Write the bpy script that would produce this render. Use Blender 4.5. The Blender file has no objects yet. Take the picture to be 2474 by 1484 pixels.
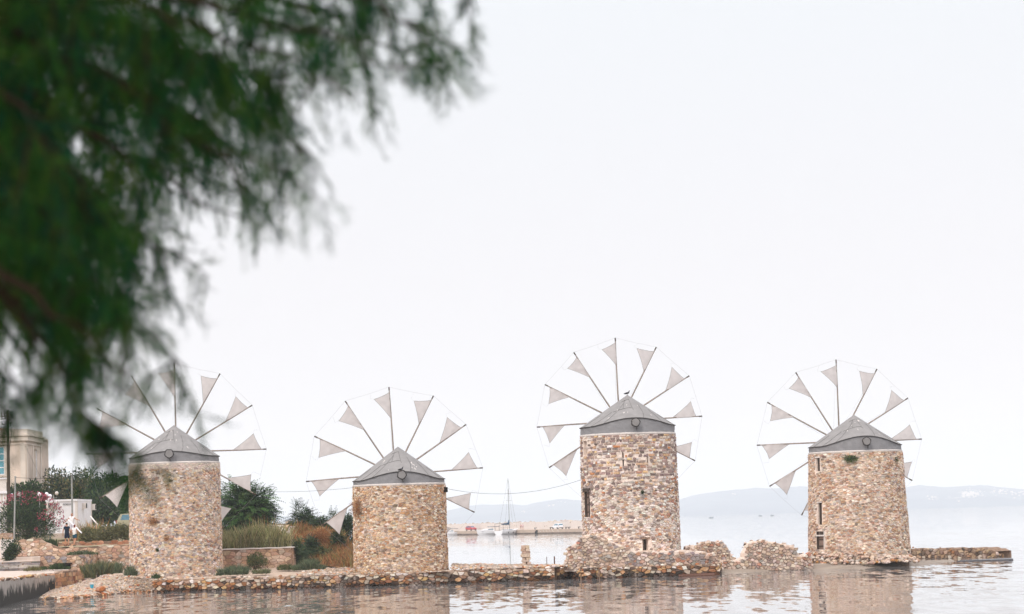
import bpy, math, random
import numpy as np
from mathutils import Vector, Matrix, noise
from mathutils.geometry import delaunay_2d_cdt
R = math.radians
random.seed(7)
sc = bpy.context.scene

# ------------------------------------------------------------------ camera, world, sun
F, CX, CY = 5839.0, 1236.5, 741.9           # the photograph measured on a 2473 x 1484 grid
CAMH, PITCH, ROLL = 3.8, 5.04, -1.8
cam_d = bpy.data.cameras.new('camera')
cam = bpy.data.objects.new('camera', cam_d)
sc.collection.objects.link(cam)
cam_d.sensor_width = 36.0
cam_d.lens = F / 2473.0 * 36.0
cam_d.clip_start = 0.1
cam_d.clip_end = 60000
CM = Matrix.Translation((0, 0, CAMH)) @ Matrix.Rotation(R(90 + PITCH), 4, 'X') @ Matrix.Rotation(R(ROLL), 4, 'Z')
cam.matrix_world = CM
cam_d.dof.use_dof = True
cam_d.dof.focus_distance = 156.0
cam_d.dof.aperture_fstop = 3.6
cam_d.dof.aperture_blades = 0
sc.camera = cam

w = bpy.data.worlds.new('World'); sc.world = w; w.use_nodes = True
nt = w.node_tree; nt.nodes.clear()
out = nt.nodes.new('ShaderNodeOutputWorld'); bg = nt.nodes.new('ShaderNodeBackground')
sky = nt.nodes.new('ShaderNodeTexSky'); sky.sky_type = 'NISHITA'; sky.sun_disc = False
SUN_EL, SUN_AZ = 42.0, 205.0                 # soft sun through cloud, behind and left of the camera
sky.sun_elevation = R(SUN_EL); sky.sun_rotation = R(SUN_AZ)
tc = nt.nodes.new('ShaderNodeTexCoord'); sep = nt.nodes.new('ShaderNodeSeparateXYZ')
nt.links.new(tc.outputs['Generated'], sep.inputs[0])
ramp = nt.nodes.new('ShaderNodeValToRGB')    # thin even cloud: faintly pink at the horizon, cooler higher up
ramp.color_ramp.elements[0].position = 0.0; ramp.color_ramp.elements[0].color = (.955, .912, .940, 1)
ramp.color_ramp.elements[1].position = 1.0; ramp.color_ramp.elements[1].color = (2.2, 2.25, 2.35, 1)
e = ramp.color_ramp.elements.new(0.10); e.color = (.950, .922, .948, 1)
e = ramp.color_ramp.elements.new(0.24); e.color = (.935, .968, 1.0, 1)
e = ramp.color_ramp.elements.new(0.50); e.color = (1.4, 1.44, 1.5, 1)
nt.links.new(sep.outputs['Z'], ramp.inputs[0])
mul = nt.nodes.new('ShaderNodeVectorMath'); mul.operation = 'SCALE'; mul.inputs['Scale'].default_value = 10.0
nt.links.new(ramp.outputs[0], mul.inputs[0])
mx = nt.nodes.new('ShaderNodeMix'); mx.data_type = 'RGBA'; mx.inputs['Factor'].default_value = 0.93
nt.links.new(sky.outputs[0], mx.inputs['A']); nt.links.new(mul.outputs[0], mx.inputs['B'])
bg.inputs['Strength'].default_value = 0.1
nt.links.new(mx.outputs['Result'], bg.inputs['Color']); nt.links.new(bg.outputs[0], out.inputs[0])

sun_d = bpy.data.lights.new('sun', 'SUN'); sun = bpy.data.objects.new('sun', sun_d)
sc.collection.objects.link(sun)
sun_d.energy = 1.9; sun_d.angle = R(22); sun_d.color = (1.0, .95, .88)
_d = Vector((math.sin(R(SUN_AZ)) * math.cos(R(SUN_EL)), math.cos(R(SUN_AZ)) * math.cos(R(SUN_EL)), math.sin(R(SUN_EL))))
sun.rotation_euler = _d.to_track_quat('Z', 'Y').to_euler()

sc.view_settings.view_transform = 'Standard'; sc.view_settings.look = 'None'
sc.view_settings.exposure = -0.01; sc.view_settings.gamma = 1.0
sc.view_settings.use_curve_mapping = False
cy = sc.cycles
cy.use_denoising = True
try: cy.denoiser = 'OPENIMAGEDENOISE'
except Exception: pass
cy.max_bounces = 8; cy.diffuse_bounces = 3; cy.glossy_bounces = 3; cy.transmission_bounces = 4
cy.volume_bounces = 4; cy.transparent_max_bounces = 8
cy.use_adaptive_sampling = False

# ------------------------------------------------------------------ picture <-> place
_CMI = CM.inverted()
def ray(px, py):
    return (CM.to_3x3() @ Vector((px - CX, -(py - CY), -F))).normalized()
def P(px, py, Y):                      # the point at distance Y seen at that pixel
    d = ray(px, py); return Vector((0, 0, CAMH)) + d * (Y / d.y)
def G(px, py, z=0.0):                  # the point of the level z seen at that pixel
    d = ray(px, py); return Vector((0, 0, CAMH)) + d * ((z - CAMH) / d.z)
def PX(px, Y, z):                      # the point at distance Y and height z in that column
    lo, hi = -400.0, 400.0
    for _ in range(40):
        m = (lo + hi) / 2; v = _CMI @ Vector((m, Y, z))
        if CX + F * v.x / -v.z < px: lo = m
        else: hi = m
    return Vector((m, Y, z))
def ZY(px, py, Y): return P(px, py, Y).z

def lin(h, k=1.0):
    h = h.lstrip('#')
    def f(c): return c / 12.92 if c <= .04045 else ((c + .055) / 1.055) ** 2.4
    return tuple(f(int(h[i:i + 2], 16) / 255) * k for i in (0, 2, 4))

# ------------------------------------------------------------------ objects
COL = sc.collection
def link(o): COL.objects.link(o); return o
def tag(o, label=None, cat=None, group=None, kind=None):
    if label: o['label'] = label
    if cat:
        o['category'] = cat
        if not kind and 'kind' not in o: o['kind'] = 'thing'
    if group: o['group'] = group
    if kind: o['kind'] = kind
    return o
def thing(name, loc, label, cat, group=None):
    o = bpy.data.objects.new(name, None); link(o); o.location = loc; o.empty_display_size = .3
    return tag(o, label, cat, group, 'thing')
def copy_tree(o, parent=None):
    c = o.copy(); link(c); c.parent = parent
    for ch in list(o.children): copy_tree(ch, c)
    return c

class MB:
    """collects shapes in world coordinates; build() links them as ONE mesh object"""
    def __init__(s): s.v = []; s.f = []; s.c = []; s.smooth = False
    def add(s, vs, fs, col=None):
        b = len(s.v); s.v.extend([tuple(x) for x in vs]); s.f.extend([tuple(b + i for i in f) for f in fs])
        if col is not None:
            while len(s.c) < b: s.c.append((.5, .5, .5))
            s.c.extend([col] * len(vs))
        return s
    def box(s, c, size, rz=0, col=None):
        hx, hy, hz = size[0] / 2, size[1] / 2, size[2] / 2
        m = Matrix.Translation(c) @ Matrix.Rotation(rz, 4, 'Z')
        vs = [m @ Vector((x, y, z)) for x in (-hx, hx) for y in (-hy, hy) for z in (-hz, hz)]
        return s.add(vs, [(0, 1, 3, 2), (4, 6, 7, 5), (0, 4, 5, 1), (2, 3, 7, 6), (0, 2, 6, 4), (1, 5, 7, 3)], col)
    def tube(s, pts, rads, n=6, col=None, cap=True):
        pts = [Vector(p) for p in pts]
        if not hasattr(rads, '__len__'): rads = [rads] * len(pts)
        rings = []
        for i, p in enumerate(pts):
            t = (pts[min(i + 1, len(pts) - 1)] - pts[max(i - 1, 0)]).normalized()
            a = Vector((0, 0, 1)) if abs(t.z) < .9 else Vector((1, 0, 0))
            x = t.cross(a).normalized(); y = t.cross(x)
            rings.append([p + (x * math.cos(k * 2 * math.pi / n) + y * math.sin(k * 2 * math.pi / n)) * rads[i] for k in range(n)])
        vs = [q for r in rings for q in r]; fs = []
        for i in range(len(pts) - 1):
            for k in range(n):
                a, b = i * n + k, i * n + (k + 1) % n
                fs.append((a, a + n, b + n, b))
        if cap: fs.append(tuple(range(n))); fs.append(tuple((len(pts) - 1) * n + k for k in reversed(range(n))))
        return s.add(vs, fs, col)
    def lathe(s, c, prof, n=16, col=None):
        vs = []; fs = []
        for r, z in prof:
            for k in range(n):
                a = 2 * math.pi * k / n; vs.append((c[0] + r * math.cos(a), c[1] + r * math.sin(a), c[2] + z))
        for i in range(len(prof) - 1):
            for k in range(n):
                a, b = i * n + k, i * n + (k + 1) % n; fs.append((a, b, b + n, a + n))
        fs.append(tuple(reversed(range(n)))); fs.append(tuple((len(prof) - 1) * n + k for k in range(n)))
        return s.add(vs, fs, col)
    def prism(s, pts, y0, y1, m=None, col=None):     # outline in x,z pushed along y
        n = len(pts); vs = [Vector((x, y0, z)) for x, z in pts] + [Vector((x, y1, z)) for x, z in pts]
        if m: vs = [m @ v for v in vs]
        fs = [tuple(range(n)), tuple(reversed(range(n, 2 * n)))] + [(i, i + n, (i + 1) % n + n, (i + 1) % n) for i in range(n)]
        return s.add(vs, fs, col)
    def build(s, name, mat, parent=None, kind=None, smooth=False, centre=False):
        me = bpy.data.meshes.new(name)
        off = Vector((0, 0, 0))
        if parent is not None:
            off = parent.location.copy(); q = parent.parent
            while q is not None: off += q.location; q = q.parent
        loc = Vector((0, 0, 0)); vs = s.v
        if centre and len(vs):
            a = np.array(vs); loc = Vector(a.mean(0)) - off; off = off + loc
        vs = [(x - off.x, y - off.y, z - off.z) for x, y, z in vs]
        me.from_pydata(vs, [], s.f)
        if s.c:
            while len(s.c) < len(s.v): s.c.append((.5, .5, .5))
            at = me.color_attributes.new('Col', 'FLOAT_COLOR', 'POINT')
            a = np.ones((len(s.v), 4), dtype=np.float32); a[:, :3] = s.c
            at.data.foreach_set('color', a.ravel())
        if smooth: me.polygons.foreach_set('use_smooth', [True] * len(me.polygons))
        me.materials.append(mat)
        o = bpy.data.objects.new(name, me); link(o); o.location = loc
        if parent is not None: o.parent = parent
        if kind: o['kind'] = kind
        return o

# ------------------------------------------------------------------ materials
NEEDLE = 1
def mat(name, col=(.5, .5, .5), rough=.85, vcol=False, var=.25, scale=6.0, bump=.0, bscale=20.0, spec=.3, metal=0, col2=None,
        stretch=None, trans=0.0, detail=5):
    m = bpy.data.materials.new(name); m.use_nodes = True
    t = m.node_tree; b = t.nodes['Principled BSDF']
    b.inputs['Roughness'].default_value = rough; b.inputs['Metallic'].default_value = metal
    b.inputs['Specular IOR Level'].default_value = spec
    g = t.nodes.new('ShaderNodeNewGeometry'); src = g.outputs['Position']
    if stretch:
        mp = t.nodes.new('ShaderNodeMapping'); mp.inputs['Scale'].default_value = stretch
        t.links.new(src, mp.inputs[0]); src = mp.outputs[0]
    n = t.nodes.new('ShaderNodeTexNoise'); n.inputs['Scale'].default_value = scale; n.inputs['Detail'].default_value = detail
    t.links.new(src, n.inputs['Vector'])
    r = t.nodes.new('ShaderNodeMapRange'); r.inputs['From Min'].default_value = .3; r.inputs['From Max'].default_value = .7
    t.links.new(n.outputs['Fac'], r.inputs['Value'])
    mixn = t.nodes.new('ShaderNodeMix'); mixn.data_type = 'RGBA'
    t.links.new(r.outputs[0], mixn.inputs['Factor'])
    if vcol:
        a = t.nodes.new('ShaderNodeAttribute'); a.attribute_name = 'Col'
        for inp, k in (('A', 1 - var), ('B', 1 + var)):
            s = t.nodes.new('ShaderNodeVectorMath'); s.operation = 'SCALE'; s.inputs['Scale'].default_value = k
            t.links.new(a.outputs['Color'], s.inputs[0]); t.links.new(s.outputs[0], mixn.inputs[inp])
    else:
        c2 = col2 if col2 else tuple(min(1, x * (1 + var)) for x in col)
        c1 = col if col2 else tuple(x * (1 - var) for x in col)
        mixn.inputs['A'].default_value = (*c1, 1); mixn.inputs['B'].default_value = (*c2, 1)
    t.links.new(mixn.outputs['Result'], b.inputs['Base Color'])
    if bump:
        n2 = t.nodes.new('ShaderNodeTexNoise'); n2.inputs['Scale'].default_value = bscale; n2.inputs['Detail'].default_value = 4
        t.links.new(src, n2.inputs['Vector'])
        bp = t.nodes.new('ShaderNodeBump'); bp.inputs['Strength'].default_value = 1.0; bp.inputs['Distance'].default_value = bump
        t.links.new(n2.outputs['Fac'], bp.inputs['Height']); t.links.new(bp.outputs[0], b.inputs['Normal'])
    if trans:
        b.inputs['Transmission Weight'].default_value = 0
        tr = t.nodes.new('ShaderNodeBsdfTranslucent'); t.links.new(mixn.outputs['Result'], tr.inputs['Color'])
        ms = t.nodes.new('ShaderNodeMixShader'); ms.inputs[0].default_value = trans
        o = t.nodes['Material Output']
        t.links.new(b.outputs[0], ms.inputs[1]); t.links.new(tr.outputs[0], ms.inputs[2]); t.links.new(ms.outputs[0], o.inputs[0])
    return m

M = {}
M['stone'] = mat('stone_face', vcol=True, var=.22, scale=9, bump=.02, bscale=25, rough=.93, spec=.2)
def wash(m, col, lo=.5, hi=.72, amt=.6, scale=.9):
    t = m.node_tree; b = t.nodes['Principled BSDF']; src = b.inputs['Base Color'].links[0].from_socket
    g = t.nodes.new('ShaderNodeNewGeometry'); n = t.nodes.new('ShaderNodeTexNoise'); n.inputs['Scale'].default_value = scale; n.inputs['Detail'].default_value = 9; n.inputs['Roughness'].default_value = .72
    t.links.new(g.outputs['Position'], n.inputs['Vector'])
    r = t.nodes.new('ShaderNodeMapRange'); r.inputs['From Min'].default_value = lo; r.inputs['From Max'].default_value = hi; r.inputs['To Max'].default_value = amt; t.links.new(n.outputs['Fac'], r.inputs['Value'])
    mx_ = t.nodes.new('ShaderNodeMix'); mx_.data_type = 'RGBA'; mx_.inputs['B'].default_value = (*col, 1)
    t.links.new(r.outputs[0], mx_.inputs['Factor']); t.links.new(src, mx_.inputs['A']); t.links.new(mx_.outputs['Result'], b.inputs['Base Color'])
wash(M['stone'], lin('#decbbf'), .52, .68, .5, 1.1); wash(M['stone'], lin('#7d6858'), .60, .74, .3, 2.3)
M['mortar'] = mat('lime_mortar', lin('#e4d0c2'), var=.22, scale=5, bump=.03, bscale=18, rough=.95, spec=.1)
M['mortar_dark'] = mat('old_mortar', lin('#8c7260'), var=.35, scale=5, bump=.04, bscale=18, rough=.95, spec=.1)
M['canvas'] = mat('roof_canvas', lin('#898482'), var=.10, scale=2.2, bump=.012, bscale=5, rough=.8, spec=.2)
M['canvas_band'] = mat('band_canvas', lin('#8a8788'), var=.10, scale=2.5, bump=.05, bscale=2.2, rough=.85, spec=.2)
M['seam'] = mat('seam_tape', lin('#3d3937'), var=.2)
M['cap'] = mat('white_render', lin('#d8cdc6'), var=.08, scale=3, bump=.02)
M['wood'] = mat('weathered_wood', lin('#8f8177'), var=.3, scale=5, stretch=(1, 1, .2), bump=.01, rough=.85)
M['wood_dark'] = mat('dark_wood', lin('#4a3c33'), var=.3, scale=6, stretch=(4, 4, .4), bump=.01)
M['wood_brown'] = mat('shutter_wood', lin('#8a7266'), var=.25, scale=8, stretch=(4, 4, .4), bump=.01)
M['sail'] = mat('sail_cloth', lin('#ddd4d1'), var=.07, scale=3, rough=.95, bump=.02, bscale=3, trans=.5, spec=.05)
M['rope'] = mat('rope', lin('#a09a98'), var=.1)
M['dark'] = mat('dark_void', (.012, .010, .009), var=.3, spec=.05)
M['leaf'] = mat('leaf', vcol=True, var=.25, scale=4, rough=.65, spec=.25, trans=.2)
M['needle'] = mat('needle', vcol=True, var=.2, scale=4, rough=1.0, spec=.0, trans=.35)
M['twig'] = mat('twig', lin('#2a211b'), var=.2, rough=1, spec=0)
M['bark'] = mat('bark', lin('#4c3d32'), var=.3, scale=8, bump=.02)
M['gravel'] = mat('gravel', lin('#b9a290'), var=.25, scale=14, bump=.03, bscale=30, rough=.95, spec=.1)
M['path'] = mat('pale_concrete', lin('#c4b2a6'), var=.14, scale=2, bump=.01, rough=.95, spec=.1)
M['paint'] = mat('car_paint', vcol=True, var=.03, rough=.3, spec=.5)
M['vc'] = mat('painted_surface', vcol=True, var=.08, scale=2, rough=.6)
M['glass'] = mat('window_glass', lin('#4b6f80'), var=.2, rough=.1, spec=.6)
M['rubber'] = mat('rubber', (.02, .02, .02), var=.2)
M['metal'] = mat('galvanised_metal', lin('#9a9894'), var=.15, rough=.5, metal=.3)
M['rust'] = mat('rusty_iron', lin('#5b3a2c'), var=.35, scale=14, bump=.01)
M['white'] = mat('white_paint', lin('#e4dfe2'), var=.05, scale=2, rough=.6)
M['skin'] = mat('skin', lin('#b98468'), var=.08, rough=.6)
M['cloth'] = mat('clothing', vcol=True, var=.12, scale=6, rough=.9, spec=.1)

def jit(c, k=.12, hue=.05):
    b = 1 + random.uniform(-k, k)
    return tuple(max(0, x * b * (1 + random.uniform(-hue, hue))) for x in c)
def pal(*items, to=None, k=0):         # (hex, weight) ...
    cs = [lin(h) for h, _ in items]; ws = [x for _, x in items]
    if to: t = lin(to); cs = [tuple(a * (1 - k) + b * k for a, b in zip(c, t)) for c in cs]
    return lambda: jit(random.choices(cs, ws)[0])

# ------------------------------------------------------------------ rubble masonry
def cells(W, H, rmin, rmax, k=1.5, wrap=False, seed=1, power=2.0, rfun=None):
    """irregular stones covering W x H: Voronoi cells of darts of mixed size, flatter than tall by k"""
    rnd = random.Random(seed); HK = H * k; m = rmax
    g = {}; pts = []; gs = rmax
    area = (W + (0 if wrap else 2 * m)) * (HK + 2 * m)
    mean = rmin + (rmax - rmin) * .33
    n = int(area / (mean * mean) * 5.0)
    x0, x1 = (0, W) if wrap else (-m, W + m)
    def near(x, y, r):
        i, j = int(math.floor(x / gs)), int(math.floor(y / gs))
        for a in (-1, 0, 1):
            for b in (-1, 0, 1):
                for (X, Y, rr) in g.get((i + a, j + b), ()):
                    if (X - x) ** 2 + (Y - y) ** 2 < ((r + rr) * .5) ** 2: return True
        return False
    def put(x, y, r):
        g.setdefault((int(math.floor(x / gs)), int(math.floor(y / gs))), []).append((x, y, r))
    big = int(n * .25)
    for t in range(n):
        x, y = rnd.uniform(x0, x1), rnd.uniform(-m, HK + m)
        s = rnd.random() ** power
        lo, hi = (rmin, rmax) if rfun is None else rfun(x, y / k)
        r = lo + (hi - lo) * s if t > big else lo + (hi - lo) * rnd.uniform(.5, 1)
        if t > n * .6: r = lo
        if near(x, y, r): continue
        pts.append((x, y)); put(x, y, r)
        if wrap:
            if x < gs * 1.5: put(x + W, y, r)
            if x > W - gs * 1.5: put(x - W, y, r)
    allp = list(pts)
    if wrap:
        mm = rmax * 3
        allp += [(x + W, y) for x, y in pts if x < mm] + [(x - W, y) for x, y in pts if x > W - mm]
    ov, _, ofc, ovo, _, _ = delaunay_2d_cdt([Vector(p) for p in allp], [], [], 0, 1e-7)
    cc = []; around = {}
    for fi, f in enumerate(ofc):
        (ax, ay), (bx, by), (cx_, cy_) = ov[f[0]], ov[f[1]], ov[f[2]]
        d = 2 * (ax * (by - cy_) + bx * (cy_ - ay) + cx_ * (ay - by))
        if abs(d) < 1e-9: cc.append(((ax + bx + cx_) / 3, (ay + by + cy_) / 3))
        else:
            ux = ((ax * ax + ay * ay) * (by - cy_) + (bx * bx + by * by) * (cy_ - ay) + (cx_ * cx_ + cy_ * cy_) * (ay - by)) / d
            uy = ((ax * ax + ay * ay) * (cx_ - bx) + (bx * bx + by * by) * (ax - cx_) + (cx_ * cx_ + cy_ * cy_) * (bx - ax)) / d
            cc.append((ux, uy))
        for i in f: around.setdefault(i, []).append(fi)
    res = []
    for i, fl in around.items():
        if not ovo[i] or ovo[i][0] >= len(pts): continue
        x, y = ov[i]
        if y < 0 - rmin * .2 or y > HK + rmin * .2: continue
        if not wrap and (x < 0 or x > W): continue
        ps = [cc[q] for q in fl]
        ps.sort(key=lambda p: math.atan2(p[1] - y, p[0] - x))
        if max(math.hypot(p[0] - x, p[1] - y) for p in ps) > rmax * 2: continue
        o = []
        for p in ps:
            px_, py_ = p
            if not wrap: px_ = min(max(px_, 0), W)
            q = (px_, min(max(py_, 0), HK) / k)
            if not o or math.hypot(q[0] - o[-1][0], q[1] - o[-1][1]) > rmin * .22: o.append(q)
        if len(o) > 2 and math.hypot(o[0][0] - o[-1][0], o[0][1] - o[-1][1]) < rmin * .22: o.pop()
        if len(o) < 3: continue
        a = np.array(o); c = a.mean(0)
        xx, yy = a[:, 0], a[:, 1]
        ar = .5 * abs(np.dot(xx, np.roll(yy, -1)) - np.dot(yy, np.roll(xx, -1)))
        if ar < rmin * rmin * .1: continue
        res.append((c[0], c[1], a, ar))
    return res

def stone_geo(c, a, fmap, gap, proud, rnd, rough=.05):
    """one stone: base ring in the mortar, shoulder ring, smaller face ring"""
    n = len(a); cen = np.array(c)
    d = a - cen; rr = np.hypot(d[:, 0], d[:, 1]).mean()
    s0 = max(.45, 1 - gap / max(rr, 1e-3))
    d = d * s0 * (1 + np.array([rnd.uniform(-rough, rough) for _ in range(n)]))[:, None]
    pr = proud * rnd.uniform(.35, 1.15); tilt = (rnd.uniform(-.12, .12), rnd.uniform(-.12, .12))
    vs = []
    for sc_, dep in ((1.0, -.05), (.985, pr * .6), (.86, pr)):
        for i in range(n):
            q = cen + d[i] * sc_
            dd = dep + (tilt[0] * d[i][0] + tilt[1] * d[i][1]) * (1 if dep > 0 else 0)
            vs.append(fmap(q[0], q[1], dd))
    fs = []
    for r0 in (0, n):
        for i in range(n):
            j = (i + 1) % n; fs.append((r0 + i, r0 + j, r0 + n + j, r0 + n + i))
    fs.append(tuple(2 * n + i for i in range(n)))
    return vs, fs

def lay_stones(root, cl, fmap, colf, gap=.02, proud=.05, keep=None, score=None, nparts=300, name='stone', seed=3, rough=.05,
               rest='small_stones'):
    rnd = random.Random(seed); todo = []
    for (x, y, a, ar) in cl:
        if keep is not None and not keep(x, y, a): continue
        s = ar if score is None else ar * score(x, y)
        todo.append((s, x, y, a))
    todo.sort(key=lambda q: -q[0])
    mb = MB(); k = 0
    for s, x, y, a in todo:
        vs, fs = stone_geo((x, y), a, fmap, gap(x, y) if callable(gap) else gap, proud, rnd, rough)
        col = colf(x, y, s)
        if k < nparts and s > 0:
            m1 = MB(); m1.add(vs, fs, col); m1.build(name, M['stone'], root, centre=True); k += 1
        else: mb.add(vs, fs, col)
    if mb.v: mb.build(rest, M['stone'], root, kind='stuff')
    return k

def blob(mb, c, r, col, rnd, flat=.7, sub=1):
    """a loose stone: a jittered, faceted lump"""
    t = (1 + 5 ** .5) / 2
    vs = [(-1, t, 0), (1, t, 0), (-1, -t, 0), (1, -t, 0), (0, -1, t), (0, 1, t), (0, -1, -t), (0, 1, -t), (t, 0, -1), (t, 0, 1), (-t, 0, -1), (-t, 0, 1)]
    fs = [(0, 11, 5), (0, 5, 1), (0, 1, 7), (0, 7, 10), (0, 10, 11), (1, 5, 9), (5, 11, 4), (11, 10, 2), (10, 7, 6), (7, 1, 8),
          (3, 9, 4), (3, 4, 2), (3, 2, 6), (3, 6, 8), (3, 8, 9), (4, 9, 5), (2, 4, 11), (6, 2, 10), (8, 6, 7), (9, 8, 1)]
    rot = Matrix.Rotation(rnd.uniform(0, 6.28), 3, 'Z') @ Matrix.Rotation(rnd.uniform(-.4, .4), 3, 'X')
    sx, sy = rnd.uniform(.8, 1.3), rnd.uniform(.7, 1.1)
    o = []
    for v in vs:
        q = Vector(v).normalized() * rnd.uniform(.8, 1.15)
        q = rot @ Vector((q.x * sx, q.y * sy, q.z * flat)); o.append(Vector(c) + q * r)
    mb.add(o, fs, col)

# ------------------------------------------------------------------ foliage
def rv(rnd):
    while True:
        v = Vector((rnd.uniform(-1, 1), rnd.uniform(-1, 1), rnd.uniform(-1, 1)))
        if .05 < v.length < 1: return v.normalized()
def leaf_quad(mb, p, d, L, W, col, rnd):
    s = d.cross(rv(rnd));
    if s.length < .01: return
    s = s.normalized() * W * .5
    mb.add([p, p + d * L * .45 + s, p + d * L, p + d * L * .45 - s], [(0, 1, 2, 3)], col)
def lumps(c, r, n, rnd):
    o = []
    for _ in range(n):
        v = rv(rnd); v = Vector((v.x * r[0], v.y * r[1], v.z * r[2])) * rnd.uniform(.35, .72)
        o.append((Vector(c) + v, rnd.uniform(.32, .55)))
    return o
def crown(mb, c, r, n, L, W, cols, rnd, nl=14, up=.0, lp=None, flat_bottom=True):
    """leaf-sized faces spread through a lumpy volume"""
    lp = lp or lumps(c, r, nl, rnd)
    for _ in range(n):
        lc, lr = rnd.choice(lp)
        v = rv(rnd); k = rnd.random() ** .35
        p = lc + Vector((v.x * r[0], v.y * r[1], v.z * r[2])) * lr * k
        if flat_bottom and p.z < c[2] - r[2] * .9: continue
        d = (v + rv(rnd) * .8 + Vector((0, 0, up))).normalized()
        leaf_quad(mb, p, d, L * rnd.uniform(.6, 1.3), W * rnd.uniform(.7, 1.3), jit(rnd.choice(cols), .25, .08), rnd)
def fronds(mb, c, r, n, L, cols, rnd, nl=12, droop=.5, lw=.055, lp=None):
    """pinnate leaves: a bent spine with paired leaflets"""
    lp = lp or lumps(c, r, nl, rnd)
    for _ in range(n):
        lc, lr = rnd.choice(lp); v = rv(rnd)
        p = lc + Vector((v.x * r[0], v.y * r[1], v.z * r[2])) * lr * rnd.random() ** .4
        out_ = (p - Vector(c)); out_.z *= .5
        d = (out_.normalized() + rv(rnd) * .5 + Vector((0, 0, .35))).normalized()
        col = jit(rnd.choice(cols), .25, .08); l = L * rnd.uniform(.6, 1.2); q = p.copy(); N = 7
        for i in range(N):
            q2 = q + d * l / N; side = d.cross(Vector((0, 0, 1)))
            if side.length < .05: side = Vector((1, 0, 0))
            side.normalize(); wl = l * .28 * (1 - abs(i - 2.5) / 6)
            for sg in (-1, 1):
                t = q + (side * sg + d * .5).normalized() * wl + Vector((0, 0, -wl * .3))
                mid = (q + t) / 2; wv = d * lw * .5
                mb.add([q, mid + wv, t, mid - wv], [(0, 1, 2, 3)], col)
            q = q2; d = (d + Vector((0, 0, -droop * .25))).normalized()
def grass(mb, pts, n, h, cols, rnd, lean=.35, wd=.02, rad=.0):
    for _ in range(n):
        b = rnd.choice(pts); p = Vector(b) + Vector((rnd.uniform(-rad, rad), rnd.uniform(-rad, rad), 0))
        hh = h * rnd.uniform(.5, 1.2) * (1 + .6 * noise.noise(p * .9)); a = rnd.uniform(0, 6.28); k = lean * rnd.random()
        t = Vector((math.cos(a) * k * hh, math.sin(a) * k * hh, hh)); s = Vector((math.cos(a + 1.57), math.sin(a + 1.57), 0)) * wd
        m = t * .55 + Vector((0, 0, hh * .07)); c = jit(rnd.choice(cols), .25, .1)
        mb.add([p - s, p + s, p + m + s * .8, p + t, p + m - s * .8], [(0, 1, 2, 3, 4)], c)

GREEN = [lin('#3c5230', .8), lin('#4d6238', .8), lin('#2c4128', .8), lin('#5c6c3e', .8)]
DGREEN = [lin('#24402c', .7), lin('#2f4c34', .7), lin('#1c3226', .7), lin('#3f5a34', .8)]
OLIVE = [lin('#6f6a45', .85), lin('#7f784f', .85), lin('#5b5a3a', .8), lin('#8b8457', .85)]
DRY = [lin('#a8744a'), lin('#b98558'), lin('#94603c'), lin('#c29a6c')]
TALL = [lin('#8f8a5c'), lin('#a39c70'), lin('#777a4c'), lin('#b8ac84')]
BLUEG = [lin('#5c6a50'), lin('#6d7859'), lin('#4b5b46'), lin('#7d8263')]
TRUNKS = MB

def plant(name, c, label, cat, build, group=None, stem=None, part='foliage'):
    t = thing(name, c, label, cat, group)
    mb = MB(); build(mb); mb.build(part, M['leaf'], t, kind=None)
    if stem:
        s = MB(); stem(s); s.build('stem' if cat != 'tree' else 'trunk', M['bark'], t)
    return t
def stemfn(c, r, h, n, rnd, th=.05):
    def f(s):
        for _ in range(n):
            a = rnd.uniform(0, 6.28); k = rnd.uniform(.2, .8)
            b = Vector(c) + Vector((rnd.uniform(-.1, .1), rnd.uniform(-.1, .1), -.05))
            m = b + Vector((math.cos(a) * r * k * .3, math.sin(a) * r * k * .3, h * .5)); e = b + Vector((math.cos(a) * r * k, math.sin(a) * r * k, h * rnd.uniform(.75, 1)))
            s.tube([b, m, e], [th, th * .7, th * .25], 6)
    return f
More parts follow.
